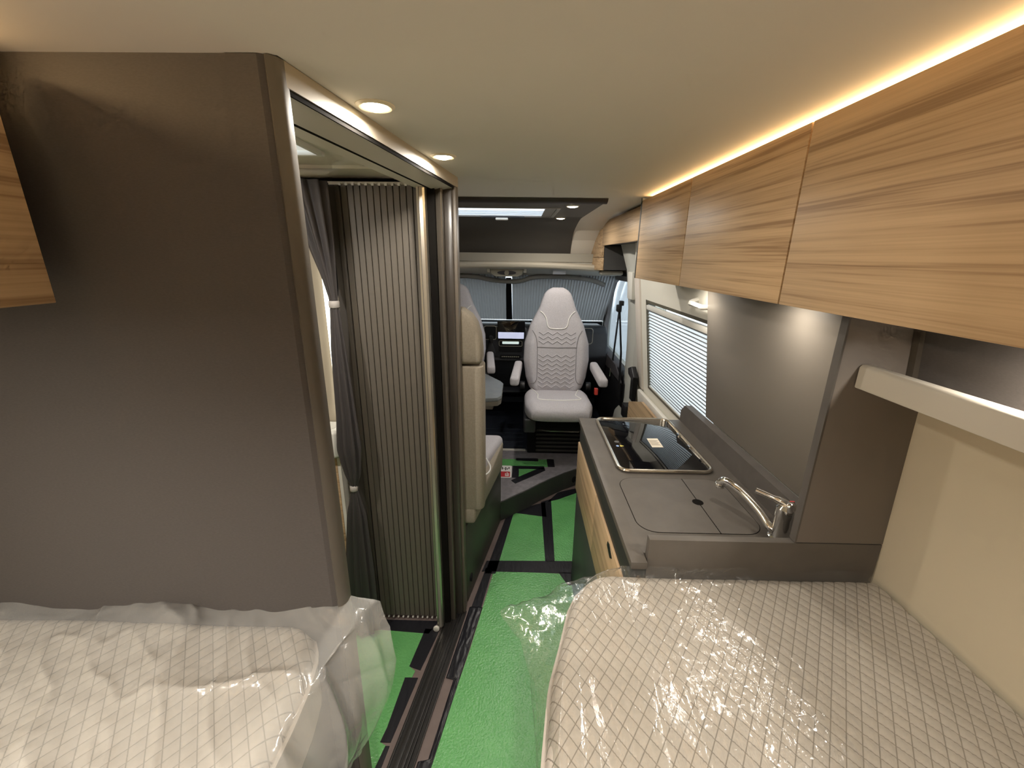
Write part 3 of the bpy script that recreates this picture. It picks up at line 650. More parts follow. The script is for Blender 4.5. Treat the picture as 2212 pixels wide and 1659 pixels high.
def led(x, y0, y1, z, tilt, label, power, xs=0.008):
    t = thing('led_strip', label, 'light', (x, (y0 + y1) / 2, z), 'hidden light strips above the cabinets')
    obj('strip', MB().box(x - 0.002, x + 0.002, y0, y1, z, z + 0.010), emis('led_lens', AMBER, 8.0), t)
    obj('carrier', MB().box(x + tilt * 0.002, x + tilt * 0.014, y0, y1, z - 0.039, z + 0.0135), ALUW, t)
    area_lamp('led_light', t, (x - tilt * 0.004, (y0 + y1) / 2, z + 0.006), power, AMBER, 0.010, y1 - y0, rot=(0, tilt * PI / 2, 0))
led(0.586, -1.4, 2.03, 1.886, 1, 'warm light strip glowing above the right overhead cabinets', 3.0)
led(-0.744, -1.4, 0.60, 1.878, -1, 'warm light strip glowing above the left overhead cabinet', 3.4)

# ------------------------------------------------------------------ bedside shelf on the right
sh = thing('bedside_shelf', 'long pale beige shelf with a raised front lip along the right wall', 'shelf', (0.80, 0.3, 1.37))
SHM = mat('shelf_beige', (0.56, 0.51, 0.43), 0.5)
obj('front_lip', MB().prism([(0.727, 1.372), (0.750, 1.369), (0.757, 1.375), (0.757, 1.418), (0.750, 1.424), (0.733, 1.424), (0.727, 1.418)], 'Y', -1.40, 0.882), SHM, sh, bev=0.003)
obj('tray', MB().box(0.755, 0.895, -1.40, 0.882, 1.371, 1.385), SHM, sh)
obj('upper_wall_panel', MB().prism([(0.845, 1.386), (0.878, 1.386), (0.86, 1.556), (0.825, 1.556)], 'Y', -1.40, 0.868), PANEL, label='dark panel on the wall between shelf and overhead cabinet', cat='panel')
obj('corner_bead', MB().prism([(0.833, 1.386), (0.845, 1.386), (0.828, 1.556), (0.816, 1.556)], 'Y', 0.868, 0.883), mat('bead_dark', (0.07, 0.058, 0.045), 0.4), label='slim dark vertical corner bead above the bedside shelf', cat='profile')

# ------------------------------------------------------------------ beds
QF = mat('quilted_mattress_fabric', (0.43, 0.385, 0.335), 0.95, spec=0.1, var=(120, (0.49, 0.44, 0.385)))
SX = 0.0268; A1 = math.radians(54)
def quilt_mat():
    nt = QF.node_tree; b = nt.nodes['Principled BSDF']
    old = b.inputs['Base Color'].links[0].from_socket
    tc = nt.nodes.new('ShaderNodeTexCoord'); sx = nt.nodes.new('ShaderNodeSeparateXYZ'); nt.links.new(tc.outputs['Object'], sx.inputs[0])
    def mth(op, a, c=None, d=None):
        n = nt.nodes.new('ShaderNodeMath'); n.operation = op
        for i, v in enumerate((a, c, d)):
            if v is None: continue
            if isinstance(v, (int, float)): n.inputs[i].default_value = v
            else: nt.links.new(v, n.inputs[i])
        return n.outputs[0]
    ds = []
    for sg in (1, -1):
        t = mth('MULTIPLY_ADD', sx.outputs[1], -sg / math.tan(A1) / SX, mth('MULTIPLY', sx.outputs[0], 1 / SX))
        ds.append(mth('ABSOLUTE', mth('SUBTRACT', t, mth('ROUND', t))))
    d = mth('MINIMUM', ds[0], ds[1])
    mr = nt.nodes.new('ShaderNodeMapRange'); nt.links.new(d, mr.inputs[0])
    mr.inputs[1].default_value = 0.022; mr.inputs[2].default_value = 0.055; mr.inputs[3].default_value = 0.8; mr.inputs[4].default_value = 0.0
    mx = nt.nodes.new('ShaderNodeMix'); mx.data_type = 'RGBA'
    nt.links.new(mr.outputs[0], mx.inputs[0]); nt.links.new(old, mx.inputs[6]); mx.inputs[7].default_value = (0.16, 0.14, 0.115, 1)
    nt.links.new(mx.outputs[2], b.inputs['Base Color'])
quilt_mat()
def seam(x, y):
    d = 9.0
    for sgn in (1, -1):
        t = (x - sgn * y / math.tan(A1)) / SX
        d = min(d, abs(t - round(t)) * SX * math.sin(A1))
    return d
def mattress(name, label, outline_x, y0, y1, xo, zt, zb, step=0.0042):
    """outline_x(y) gives the aisle-side edge; xo the wall side"""
    t = thing(name, label, 'mattress', (0.0, 0.0, zb), 'mattresses of the two single beds')
    sg = 1 if xo > 0 else -1
    ny = int((y1 - y0) / step); nx = 190; R = 0.035
    vs = []
    for j in range(ny + 1):
        y = y0 + (y1 - y0) * j / ny; xe = outline_x(y)
        for i in range(nx + 1):
            u = i / nx; x = xe + (xo - xe) * u
            dx = abs(x - xe); dy = y1 - y
            drop = 0.0
            if dx < R: drop += R - math.sqrt(max(R * R - (R - dx) ** 2, 0))
            if dy < R: drop += (R - math.sqrt(max(R * R - (R - dy) ** 2, 0))) * 0.6
            d = seam(x, y); g = math.exp(-(d / 0.0022) ** 2)
            vs.append((x, y, zt - drop - 0.0022 * g + 0.003 * fbm(x * 4, y * 4)))
    fs = [(j * (nx + 1) + i, j * (nx + 1) + i + 1, (j + 1) * (nx + 1) + i + 1, (j + 1) * (nx + 1) + i) for j in range(ny) for i in range(nx)]
    if sg < 0: fs = [f[::-1] for f in fs]
    mb = MB(); mb.v = vs; mb.f = fs
    top = obj('quilted_top', mb, QF, t, smooth=True, autos=180)
    ys = np.linspace(y0, y1, 60)
    loop = [(outline_x(y), y) for y in ys] + [(xo, y1), (xo, y0)]
    r2 = MB().ringstack([[(x, y, zb) for x, y in loop], [(x, y, zt - 0.040) for x, y in loop]])
    obj('side_border', r2, mat('mattress_border', (0.42, 0.38, 0.33), 0.9), t)
    pp = [(outline_x(y) - sg * 0.002, y, zt - 0.036) for y in ys]
    obj('piping', MB().tube(pp, 0.005, 6), mat('mattress_piping', (0.46, 0.41, 0.36), 0.8), t, smooth=True)
    return t
def rx(y):
    ys = [-1.45, 0.0, 0.47, 0.60, 0.70, 0.78, 0.83, 0.855, 0.87, 0.877]
    xs = [0.052, 0.047, 0.053, 0.073, 0.105, 0.128, 0.152, 0.178, 0.205, 0.245]
    return float(np.interp(y, ys, xs))
def lxo(y):
    ys = [-1.45, 0.0, 0.50, 0.56, 0.62, 0.655, 0.672, 0.680]
    xs = [-0.372, -0.372, -0.372, -0.376, -0.388, -0.405, -0.425, -0.455]
    return float(np.interp(y, ys, xs))
mattress('mattress', 'beige diamond-quilted mattress on the right bed under clear film', rx, -0.55, 0.879, 0.888, 0.876, 0.72)
mattress('mattress', 'beige diamond-quilted mattress on the left bed inside a milky plastic bag', lxo, -0.55, 0.680, -1.095, 0.905, 0.76)
bR = thing('bed_base', 'brown box base under the right bed', 'bed base', (0.5, -0.3, 0.0), 'bases of the two single beds')
obj('side_panel', MB().box(0.27, 0.29, -1.45, 0.78, 0.0, 0.69), BROWN, bR); obj('slat_board', MB().box(0.20, 0.885, -1.45, 0.78, 0.692, 0.718), BROWN, bR); obj('end_board', MB().box(0.29, 0.885, 0.76, 0.78, 0.0, 0.69), BROWN, bR)
bL = thing('bed_base', 'dark brown box base under the left bed', 'bed base', (-0.68, -0.3, 0.0), 'bases of the two single beds')
obj('side_panel', MB().box(-0.43, -0.41, -1.45, 0.680, 0.0, 0.74), BROWN, bL); obj('slat_board', MB().box(-1.095, -0.40, -1.45, 0.680, 0.735, 0.758), BROWN, bL)

# plastic sheet over the right mattress, with a flap sticking out into the aisle
FILM_R = film('clear_film', 0.04, 0.15, (0.985, 0.985, 0.97), 60, 0.25, (1.0, 0.4, 1), refl=0.13)
FILM_L = film('milky_bag', 0.28, 0.15, (0.97, 0.97, 0.95), 14, 0.2)
tip = at(1076, 1325, Z=0.852)
outer = [(-0.55, 0.045, 0.80), (0.20, 0.045, 0.80), (0.42, 0.048, 0.805), (0.50, 0.042, 0.80), (0.58, 0.040, 0.79), (0.66, 0.034, 0.80), (0.72, 0.014, 0.825), (tip[1] - 0.012, tip[0] + 0.008, 0.846), (tip[1] + 0.006, tip[0] + 0.004, 0.853), (0.81, 0.045, 0.852), (0.85, 0.118, 0.852), (0.872, 0.19, 0.855), (0.8825, 0.25, 0.862)]
def film_right(u, v):
    y = -0.55 + (0.8825 + 0.55) * v ** 0.85
    xo_ = float(np.interp(y, [o[0] for o in outer], [o[1] for o in outer])); zo = float(np.interp(y, [o[0] for o in outer], [o[2] for o in outer]))
    xe = rx(min(y, 0.877)); 
    if u < 0.22:
        t = u / 0.22; x = xo_ + (xe + 0.02 - xo_) * t
        z = zo + (0.8835 - zo) * (t ** 0.7) + 0.010 * fbm(x * 22, y * 18, 1.0) * (1 - t) + 0.006 * (ridge(x * 9 + y * 12, y * 8) - 0.3) * (1 - t)
        y = y + 0.006 * fbm(x * 15, y * 30, 5) * (1 - t)
    else:
        t = (u - 0.22) / 0.78; x = xe + 0.02 + (0.886 - xe - 0.02) * t
        z = 0.8835
        lines = 0.0060 * ridge(x * 20, y * 0.5, 2.0) ** 2 * max(0.0, 0.6 + noise.noise((x * 9, y * 2.5, 6.0))) * math.exp(-((x - 0.24) / 0.13) ** 2)
        cr = math.exp(-((x - 0.44 + 0.10 * (y - 0.65)) / 0.085) ** 2) * max(0.0, min(1.0, 0.5 + 1.6 * fbm(x * 7, y * 7, 3.0)))
        crum = cr * (0.0075 * ridge(x * 18 + 2 * fbm(x * 9, y * 9), y * 15, 7.0) ** 2 + 0.0050 * ridge(x * 42 + 1.5 * fbm(x * 20, y * 20), y * 38, 9) ** 2)
        big = 0.006 * ridge(x * 4 + y * 2.0, y * 1.1 - x, 4.0)
        z += lines + crum + big
    if y > 0.84: z += 0.004 * (y - 0.84) / 0.05 * (1 + math.sin(x * 25))
    return (x, y, z)
obj('plastic_sheet', MB().grid(film_right, 540, 300), FILM_R, label='clear crinkled plastic film over the right mattress with a flap into the aisle', cat='plastic film', smooth=True, autos=180)

# milky bag round the left mattress
tipL = (-0.272, 0.700, 0.925)
def bag(u, v):
    """v along the bed, u from wall (0) over the top to the aisle side and down (1)"""
    y = -0.55 + 1.262 * v ** 0.8
    k = max(0.0, (y - 0.42) / 0.29)                       # towards the pulled-out corner
    ex = -0.368 + 0.074 * min(k, 1) ** 1.6; ez = 0.914 + 0.012 * min(k, 1) ** 2
    if u < 0.66:
        t = u / 0.66; x = -1.097 + (ex + 1.097) * t
        hum = 0.018 * math.exp(-((y - 0.66) / 0.05) ** 2) * (0.6 + 0.8 * fbm(x * 5, 1.0, 3.0))
        fold = 0.030 * ridge((x + y) * 3.2 + 0.6 * fbm(x * 3, y * 3), (x - y) * 0.9, 2.0) ** 1.4 * (0.25 + 0.75 * t)
        fine = 0.008 * ridge((x + y) * 11, (x - y) * 4, 8.0) ** 2 + 0.003 * fbm(x * 20, y * 20)
        z = 0.912 + (ez - 0.912) * t ** 4 + (hum + fold + fine) * (1 - 0.7 * t ** 8)
        sag = 0.02 * math.exp(-((x + 0.50) / 0.10) ** 2) * math.exp(-((y - 0.64) / 0.05) ** 2); z -= sag * 0.4
    else:
        t = (u - 0.66) / 0.34
        bul = math.sin(PI * min(1, t * 1.05)) * (0.075 - 0.035 * min(k, 1))
        x = ex + bul + 0.012 * fbm(y * 9, t * 0.9, 5.0) - 0.03 * t * t
        z = ez - 0.30 * t + 0.004 * fbm(x * 6, y * 9, 1.0)
        y = y + 0.012 * ridge(t * 3 - y * 6, y * 2, 6) - 0.10 * t * min(k, 1)
        x += 0.013 * ridge(y * 9 + t * 1.2, t * 0.7, 4.0)
    return (x, y, z)
obj('plastic_bag', MB().grid(bag, 340, 280), FILM_L, label='milky crumpled plastic bag around the left mattress', cat='plastic bag', smooth=True, autos=180)

# ------------------------------------------------------------------ roof module with skylight over the dinette
MX = 0.397
rmod = struct('trim_3', MB().box(-1.10, MX, 2.150, 2.40, 1.885, 1.899).box(-1.10, -0.70, 2.40, 2.91, 1.885, 1.899).box(0.20, MX, 2.40, 2.91, 1.885, 1.899), mat('roof_frame_brown', (0.105, 0.088, 0.078), 0.6), label='dark roof frame around the skylight')
obj('front_edge', MB().prism([(2.118, 1.899), (2.124, 1.888), (2.140, 1.880), (2.156, 1.878), (2.156, 1.899)], 'X', -1.10, MX + 0.006), mat('roof_edge_dark', (0.030, 0.022, 0.018), 0.45), rmod, smooth=True)
dprof = [(2.91, 1.885), (3.00, 1.884), (3.10, 1.873), (3.19, 1.858), (3.28, 1.840), (3.35, 1.822), (3.41, 1.79), (3.455, 1.755), (3.50, 1.71), (3.53, 1.664)]
obj('curved_liner', MB().prism(dprof + [(p[0] + 0.010, p[1] + 0.012) for p in dprof[::-1]], 'X', -1.10, MX), DLINER, rmod, smooth=True, autos=60)
sky = tagp(thing('window_2', 'bright skylight with pleated blind and white latch in the dark roof', None, (-0.25, 2.65, 1.90)), kind='structure')
obj('frame', MB().box(-0.71, 0.21, 2.395, 2.412, 1.880, 1.90).box(-0.71, 0.21, 2.898, 2.915, 1.880, 1.90).box(0.188, 0.21, 2.40, 2.91, 1.880, 1.90), mat('sky_frame_grey', (0.30, 0.29, 0.28), 0.35), sky, bev=0.003)
obj('side_rail', MB().box(0.128, 0.188, 2.412, 2.898, 1.884, 1.8885), mat('sky_rail', (0.34, 0.33, 0.32), 0.3, metal=0.5), sky)
SKYP = translucent('skylight_acrylic', (0.7, 0.75, 0.78), 0.8, (0.92, 0.96, 1.0), clear=0.45)
obj('pane', MB().hexa([(-0.70, 2.405, 1.889), (0.19, 2.405, 1.889), (0.19, 2.905, 1.889), (-0.70, 2.905, 1.889), (-0.70, 2.405, 1.892), (0.19, 2.405, 1.892), (0.19, 2.905, 1.892), (-0.70, 2.905, 1.892)]), SKYP, sky)
pl_ = MB()
for k in range(5): pl_.box(-0.70, 0.13, 2.60 + 0.05 * k, 2.604 + 0.05 * k, 1.886, 1.889)
obj('blind_lines', pl_, mat('pale_lines', (0.5, 0.55, 0.6), 0.6), sky)
obj('latch_bar', MB().prism([(-0.26, 2.870), (-0.22, 2.862), (-0.02, 2.862), (0.02, 2.870), (0.02, 2.90), (-0.26, 2.90)], 'Z', 1.868, 1.882), BLACK, sky, bev=0.003)
obj('latch', MB().box(-0.165, -0.085, 2.855, 2.885, 1.858, 1.872), WHITE, sky, bev=0.005)

# bands between the roof and the cab
b1 = struct('trim_4', MB().box(-1.10, 0.60, 3.49, 3.60, 1.600, 1.664), mat('band_grey', (0.36, 0.335, 0.28), 0.75), label='grey-beige ledge below the dark roof liner')
def arch(x): return -0.014 * ((x + 0.1) / 0.6) ** 2
rb = [[(x, 3.44 + p[0], 1.602 + p[1] + arch(x)) for p in ((0.10, 0.0), (0.03, 0.0), (0.008, -0.008), (0.0, -0.022), (0.004, -0.038), (0.02, -0.05), (0.10, -0.056))] for x in np.linspace(-1.1, 0.66, 24)]
struct('trim_5', MB().ringstack(rb), BEIGE, label='rounded beige roof band across the cab entrance', smooth=True)
hl = MB().prism([(3.50, 1.552), (3.84, 1.466), (3.84, 1.56), (3.50, 1.62)], 'X', -1.10, 0.90); hl.box(-1.12, 1.0, 3.55, 4.0, 1.56, 1.96)
struct('ceiling_cab', hl, LINER, label='grey-beige headliner of the driver cab')
oc = thing('overhead_console', 'beige overhead console with oval dark lamp above the windscreen', 'console', (-0.11, 3.62, 1.50))
obj('housing', MB().prism([(-0.255, 1.555), (-0.240, 1.495), (-0.205, 1.478), (-0.02, 1.478), (0.015, 1.495), (0.03, 1.555)], 'Y', 3.560, 3.70), mat('console_beige', (0.36, 0.335, 0.27), 0.55), oc, bev=0.008)
ov = [(-0.112 + 0.078 * math.cos(a), 1.509 + 0.017 * math.sin(a)) for a in np.linspace(0, 2 * PI, 28, endpoint=False)]
obj('lamp_bezel', MB().prism(ov, 'Y', 3.552, 3.562), mat('bezel_blue_black', (0.030, 0.030, 0.040), 0.3), oc)
obj('round_lens', MB().cyl((-0.112, 3.546, 1.509), 0.019, 0.008, 'Y', 20), mat('console_lens', (0.30, 0.28, 0.22), 0.3), oc)
for sx in (-0.262, 0.037): obj('bracket', MB().box(sx - 0.012, sx + 0.012, 3.545, 3.58, 1.51, 1.56), LINER, oc, bev=0.004)
vs_ = at(1208, 588.5, Y=3.55)
vst = obj('visor_label', MB().box(vs_[0] - 0.052, vs_[0] + 0.052, 3.540, 3.546, vs_[2] - 0.015, vs_[2] + 0.014), mat('label_blue_white', (0.55, 0.60, 0.68), 0.5), label='small white printed label on the cab headliner', cat='label')

# ------------------------------------------------------------------ windscreen, folding blinds, divider
ws = tagp(thing('window_3', 'windscreen glass behind the grey folding blinds', None, (-0.1, 4.1, 1.0)), kind='structure')
def wy(z): return 3.80 + (1.47 - z) * 0.95
obj('pane', MB().hexa([(-1.0, wy(0.95) + 0.05, 0.95), (0.86, wy(0.95) + 0.05, 0.95), (0.86, wy(0.95) + 0.055, 0.95), (-1.0, wy(0.95) + 0.055, 0.95), (-1.0, wy(1.5) + 0.05, 1.5), (0.86, wy(1.5) + 0.05, 1.5), (0.86, wy(1.5) + 0.055, 1.5), (-1.0, wy(1.5) + 0.055, 1.5)]), GLASS, ws)
WBL = translucent('grey_folding_blind', (0.42, 0.43, 0.44), 0.30, (0.28, 0.28, 0.275))
def fblind(x0, x1, n, label, tilt=0.0):
    t = thing('folding_blind', label, 'blind', ((x0 + x1) / 2, 4.0, 1.03), 'folding blinds in front of the windscreen')
    rows = []
    for k in range(2 * n + 1):
        x = x0 + (x1 - x0) * k / (2 * n); o = 0.012 if k % 2 else 0.0
        rows.append([(x, wy(z) - 0.03 + o, z) for z in (1.038, 1.25, 1.485)])
    obj('pleats', MB().ringstack(rows, cap=False, closed=False), WBL, t, kind='stuff')
    return t
fblind(-0.95, -0.128, 33, 'grey pleated folding blind on the driver side of the windscreen')
fblind(-0.072, 0.838, 36, 'grey pleated folding blind behind the passenger seat')
obj('blind_bar', MB().hexa([(-0.131, wy(1.04) - 0.055, 1.04), (-0.072, wy(1.04) - 0.055, 1.04), (-0.072, wy(1.04) - 0.034, 1.04), (-0.131, wy(1.04) - 0.034, 1.04), (-0.126, wy(1.46) - 0.055, 1.46), (-0.077, wy(1.46) - 0.055, 1.46), (-0.077, wy(1.46) - 0.034, 1.46), (-0.126, wy(1.46) - 0.034, 1.46)]), BLACKM, label='black upright bar between the two windscreen blinds', cat='bar', bev=0.003)
rail = [at(*p, Y=3.735) for p in ((940, 597), (1000, 596), (1035, 599), (1060, 604), (1098, 608), (1125, 607), (1145, 601), (1165, 598), (1200, 598), (1250, 601), (1280, 606), (1306, 616))]
obj('blind_rail', MB().tube(catmull(rail, 4), 0.020, 10), mat('rail_grey', (0.24, 0.235, 0.225), 0.6), label='wavy grey rail carrying the windscreen blinds', cat='rail', smooth=True)
obj('trim_6', MB().box(-1.10, 1.0, 4.36, 4.42, 0.0, 1.0), BLACKM, kind='structure', label='black firewall below the windscreen')

# ------------------------------------------------------------------ dashboard
db = thing('dashboard', 'black dashboard with central screen and controls', 'dashboard', (-0.1, 3.95, 0.128))
DASH = mat('dash_black', (0.014, 0.015, 0.019), 0.5); DG = mat('dash_grey', (0.075, 0.075, 0.085), 0.45)
obj('body', MB().prism([(3.74, 0.62), (3.70, 0.78), (3.76, 0.98), (3.84, 1.035), (4.25, 1.00), (4.38, 0.96), (4.38, 0.30), (3.95, 0.30)], 'X', -0.95, 0.80), DASH, db, bev=0.02, seg=3)
def plate(name, x0, x1, z0, z1, y, th, m, parent, r=0.015, bev=0.0, **k):
    return obj(name, MB().prism(rrect(x0, x1, z0, z1, r, 5), 'Y', y, y + th), m, parent, bev=bev, **k)
plate('console', -0.345, 0.075, 0.735, 1.04, 3.688, 0.06, DG, db, r=0.05, bev=0.008)
plate('console_face', -0.325, 0.06, 0.775, 1.025, 3.680, 0.012, DASH, db, r=0.03)
sc = plate('screen', -0.194, 0.049, 0.938, 1.098, 3.655, 0.022, GLASSB, db, r=0.010, bev=0.002)
plate('lit_field', -0.186, 0.041, 0.944, 1.000, 3.6535, 0.002, emis('screen_glow', (0.45, 0.52, 0.85), 0.55), sc, r=0.003)
vb = MB().tube([(x, 3.674, z) for x, z in rrect(-0.312, -0.203, 0.930, 1.050, 0.02)], 0.0035, 6, closed=True)
obj('vent_bezel', vb, ALU, db, smooth=True)
plate('vent', -0.306, -0.209, 0.936, 1.044, 3.676, 0.006, BLACKM, db)
rd = plate('radio', -0.181, 0.029, 0.822, 0.922, 3.672, 0.012, BLACKM, db, r=0.015)
plate('display', -0.150, -0.002, 0.892, 0.914, 3.670, 0.003, emis('radio_glow', (0.62, 0.85, 0.80), 0.55), rd, r=0.006)
obj('radio_bezel', MB().tube([(x, 3.672, z) for x, z in rrect(-0.178, 0.026, 0.872, 0.920, 0.012)], 0.003, 6, closed=True), ALU, rd, smooth=True)
bt = MB()
for k in range(9): bt.box(-0.155 + 0.018 * k, -0.143 + 0.018 * k, 3.668, 3.673, 0.772, 0.780)
plate('button_strip', -0.170, 0.018, 0.762, 0.792, 3.672, 0.01, BLACKM, db, r=0.01)
obj('buttons', bt, ALU, db)
gs = thing('gear_lever', 'black gear lever with leather boot on the dashboard', 'gear lever', (-0.25, 3.66, 0.80))
obj('boot', MB().ringstack([[(-0.252 + sx * math.cos(a), yy + 0.3 * sx * math.sin(a), zz) for a in np.linspace(0, 2 * PI, 16, endpoint=False)] for zz, sx, yy in ((0.785, 0.048, 3.660), (0.83, 0.042, 3.655), (0.875, 0.026, 3.655), (0.905, 0.014, 3.648))]), mat('boot_leather', (0.02, 0.02, 0.022), 0.4), gs, smooth=True)
obj('knob', MB().lathe((-0.248, 3.640, 0.905), [(0.010, 0), (0.012, 0.02), (0.022, 0.04), (0.021, 0.062), (0.010, 0.072), (0.001, 0.073)], 20), mat('knob_black', (0.02, 0.02, 0.02), 0.15), gs, smooth=True)
obj('passenger_vent_bezel', MB().tube([(x, 3.715, z) for x, z in rrect(0.565, 0.655, 0.895, 1.035, 0.025)], 0.0035, 6, closed=True), ALU, db, smooth=True)
obj('lower_shelf', MB().box(-0.45, 0.2, 3.72, 4.0, 0.42, 0.44), DASH, db, bev=0.004)

# ------------------------------------------------------------------ passenger door, B pillar, belt
pd = thing('door_1', 'passenger door with black lower lining and light window', None, (0.86, 3.7, 0.0)); pd['kind'] = 'structure'
dm = MB()
dm.box(0.86, 0.93, 3.10, 4.40, 0.0, 0.80); dm.box(0.86, 0.93, 3.10, 4.40, 1.50, 1.96); dm.box(0.86, 0.93, 3.10, 3.18, 0.8, 1.5); dm.box(0.86, 0.93, 4.16, 4.40, 0.8, 1.5)
obj('shell', dm, GREYW, pd)
wf_ = [(4.16, 0.80), (4.16, 1.02), (4.00, 1.36), (3.90, 1.46), (3.80, 1.495), (3.18, 1.50), (3.18, 1.46), (3.78, 1.455), (3.87, 1.425), (3.96, 1.33), (4.10, 1.01), (4.10, 0.80)]
obj('window_seal', MB().prism(wf_, 'X', 0.835, 0.87), mat('seal_grey', (0.16, 0.15, 0.15), 0.6), pd)
wf2 = [(4.185, 0.74), (4.185, 1.02), (4.02, 1.375), (3.91, 1.485), (3.81, 1.52), (3.18, 1.525), (3.18, 1.50), (3.80, 1.495), (3.90, 1.46), (4.00, 1.36), (4.16, 1.02), (4.16, 0.74)]
obj('door_seal', MB().prism(wf2, 'X', 0.83, 0.86), BLACKM, pd)
obj('pane', MB().box(0.885, 0.890, 3.16, 4.18, 0.78, 1.51), GLASS, pd)
obj('sky_dimmer', MB().grid(lambda u, v: (0.899, 3.16 + 1.02 * u, 0.78 + 0.73 * v), 4, 4), translucent('sky_dimmer_sheet', (0.6, 0.63, 0.66), 0.6, (0.68, 0.71, 0.74)), pd)  # added translucent sheet that dims the sky behind the pane
obj('lower_lining', MB().prism([(3.05, 0.16), (3.05, 0.72), (3.20, 0.79), (4.2, 0.80), (4.2, 0.16)], 'X', 0.80, 0.86), BLACK, pd, bev=0.01)
obj('lining_top', MB().prism([(3.10, 0.70), (3.35, 0.80), (4.2, 0.82), (4.2, 0.70)], 'X', 0.79, 0.865), mat('lining_grey', (0.06, 0.055, 0.06), 0.6), pd, bev=0.008)
# B pillar: pale column that widens at the foot
bp = struct('trim_7', MB().ringstack([[(0.80 + a, 2.86 - b, z), (0.95, 2.86 - b, z), (0.95, 3.20 + c, z), (0.82 + a, 3.20 + c, z), (0.775 + a, 3.10 + c, z), (0.772 + a, 2.96 - b, z)] for z, a, b, c in
     ((0.0, 0.0, 0.02, 0.14), (0.35, 0.0, 0.02, 0.14), (0.46, 0.01, 0.02, 0.11), (0.54, 0.03, 0.01, 0.03), (0.62, 0.035, 0.0, 0.0), (1.0, 0.03, 0.0, 0.0), (1.30, 0.015, 0, 0), (1.56, -0.02, 0, 0), (1.75, -0.06, 0, 0.1))]), GREYW, label='pale grey door pillar beside the kitchen window', smooth=True, autos=35)
obj('inner_post', MB().box(0.80, 0.95, 2.755, 2.87, 0.0, 1.75), mat('post_pale', (0.46, 0.45, 0.41), 0.6), bp)
bpc = [at(*p, X=0.765) for p in ((1352, 585), (1358, 632))]
obj('pillar_cover', MB().hexa([(0.755, 2.90, 1.365), (0.78, 2.90, 1.365), (0.78, 3.02, 1.365), (0.755, 3.02, 1.365), (0.745, 2.90, 1.545), (0.78, 2.90, 1.545), (0.78, 3.02, 1.545), (0.745, 3.02, 1.545)]), WHITE, bp, bev=0.004)
obj('roof_corner', MB().box(0.62, 0.80, 3.36, 3.46, 1.505, 1.544), mat('corner_grey', (0.42, 0.40, 0.34), 0.7), bp, bev=0.02)
sb = thing('seat_belt', 'black seat belt hanging from the door pillar', 'seat belt', (0.78, 3.1, 0.6))
def ribbon(pts, wd, m, name, parent, dirv=(0, 1, 0)):
    d = Vector(dirv) * wd / 2
    return obj(name, MB().ringstack([[Vector(p) - d, Vector(p) + d] for p in pts], cap=False, closed=False), m, parent, thick=0.003)
S0 = at(1338, 668, X=0.79)
ribbon([S0, at(1322, 790, X=0.80), at(1316, 815, X=0.80)], 0.05, BLACK, 'strap', sb)
ribbon([(S0[0] - 0.004, S0[1] - 0.03, S0[2]), (0.775, 3.13, 0.95), (0.768, 3.06, 0.60)], 0.052, BLACKM, 'strap', sb)
obj('anchor_loop', MB().box(S0[0] - 0.022, S0[0] + 0.01, S0[1] - 0.045, S0[1] + 0.03, S0[2] - 0.02, S0[2] + 0.035), BLACK, sb, bev=0.008)
S1 = at(1344, 655, X=0.79); obj('height_adjuster', MB().box(S1[0] - 0.02, S1[0] + 0.01, S1[1] - 0.025, S1[1] + 0.025, S1[2] - 0.018, S1[2] + 0.018), BLACK, sb, bev=0.004)
S2 = at(1319, 800, X=0.79); obj('tongue', MB().box(S2[0] - 0.012, S2[0] + 0.006, S2[1] - 0.02, S2[1] + 0.03, S2[2] - 0.05, S2[2] + 0.02), CHROME, sb, bev=0.003)
sl = thing('sliding_door_latch', 'black latch parts at the edge of the sliding door', 'latch', (0.80, 2.80, 0.7))
obj('handle', MB().prism([(2.78, 0.93), (2.86, 0.90), (2.84, 0.86), (2.72, 0.84), (2.70, 0.875)], 'X', 0.765, 0.80), BLACK, sl, bev=0.006)
obj('bar', MB().hexa([(0.775, 2.72, 0.70), (0.80, 2.72, 0.70), (0.80, 2.79, 0.70), (0.775, 2.79, 0.70), (0.765, 2.70, 0.86), (0.80, 2.70, 0.86), (0.80, 2.76, 0.86), (0.765, 2.76, 0.86)]), BLACKM, sl)
obj('lock_block', MB().box(0.745, 0.80, 2.76, 2.86, 0.55, 0.645), BLACK, sl, bev=0.005)
obj('door_lower_panel', MB().prism([(2.0, 0.55), (2.72, 0.55), (2.72, 0.70), (2.45, 0.79), (2.0, 0.79)], 'X', 0.755, 0.772), OAK, label='oak panel low on the sliding door behind the hob', cat='panel')

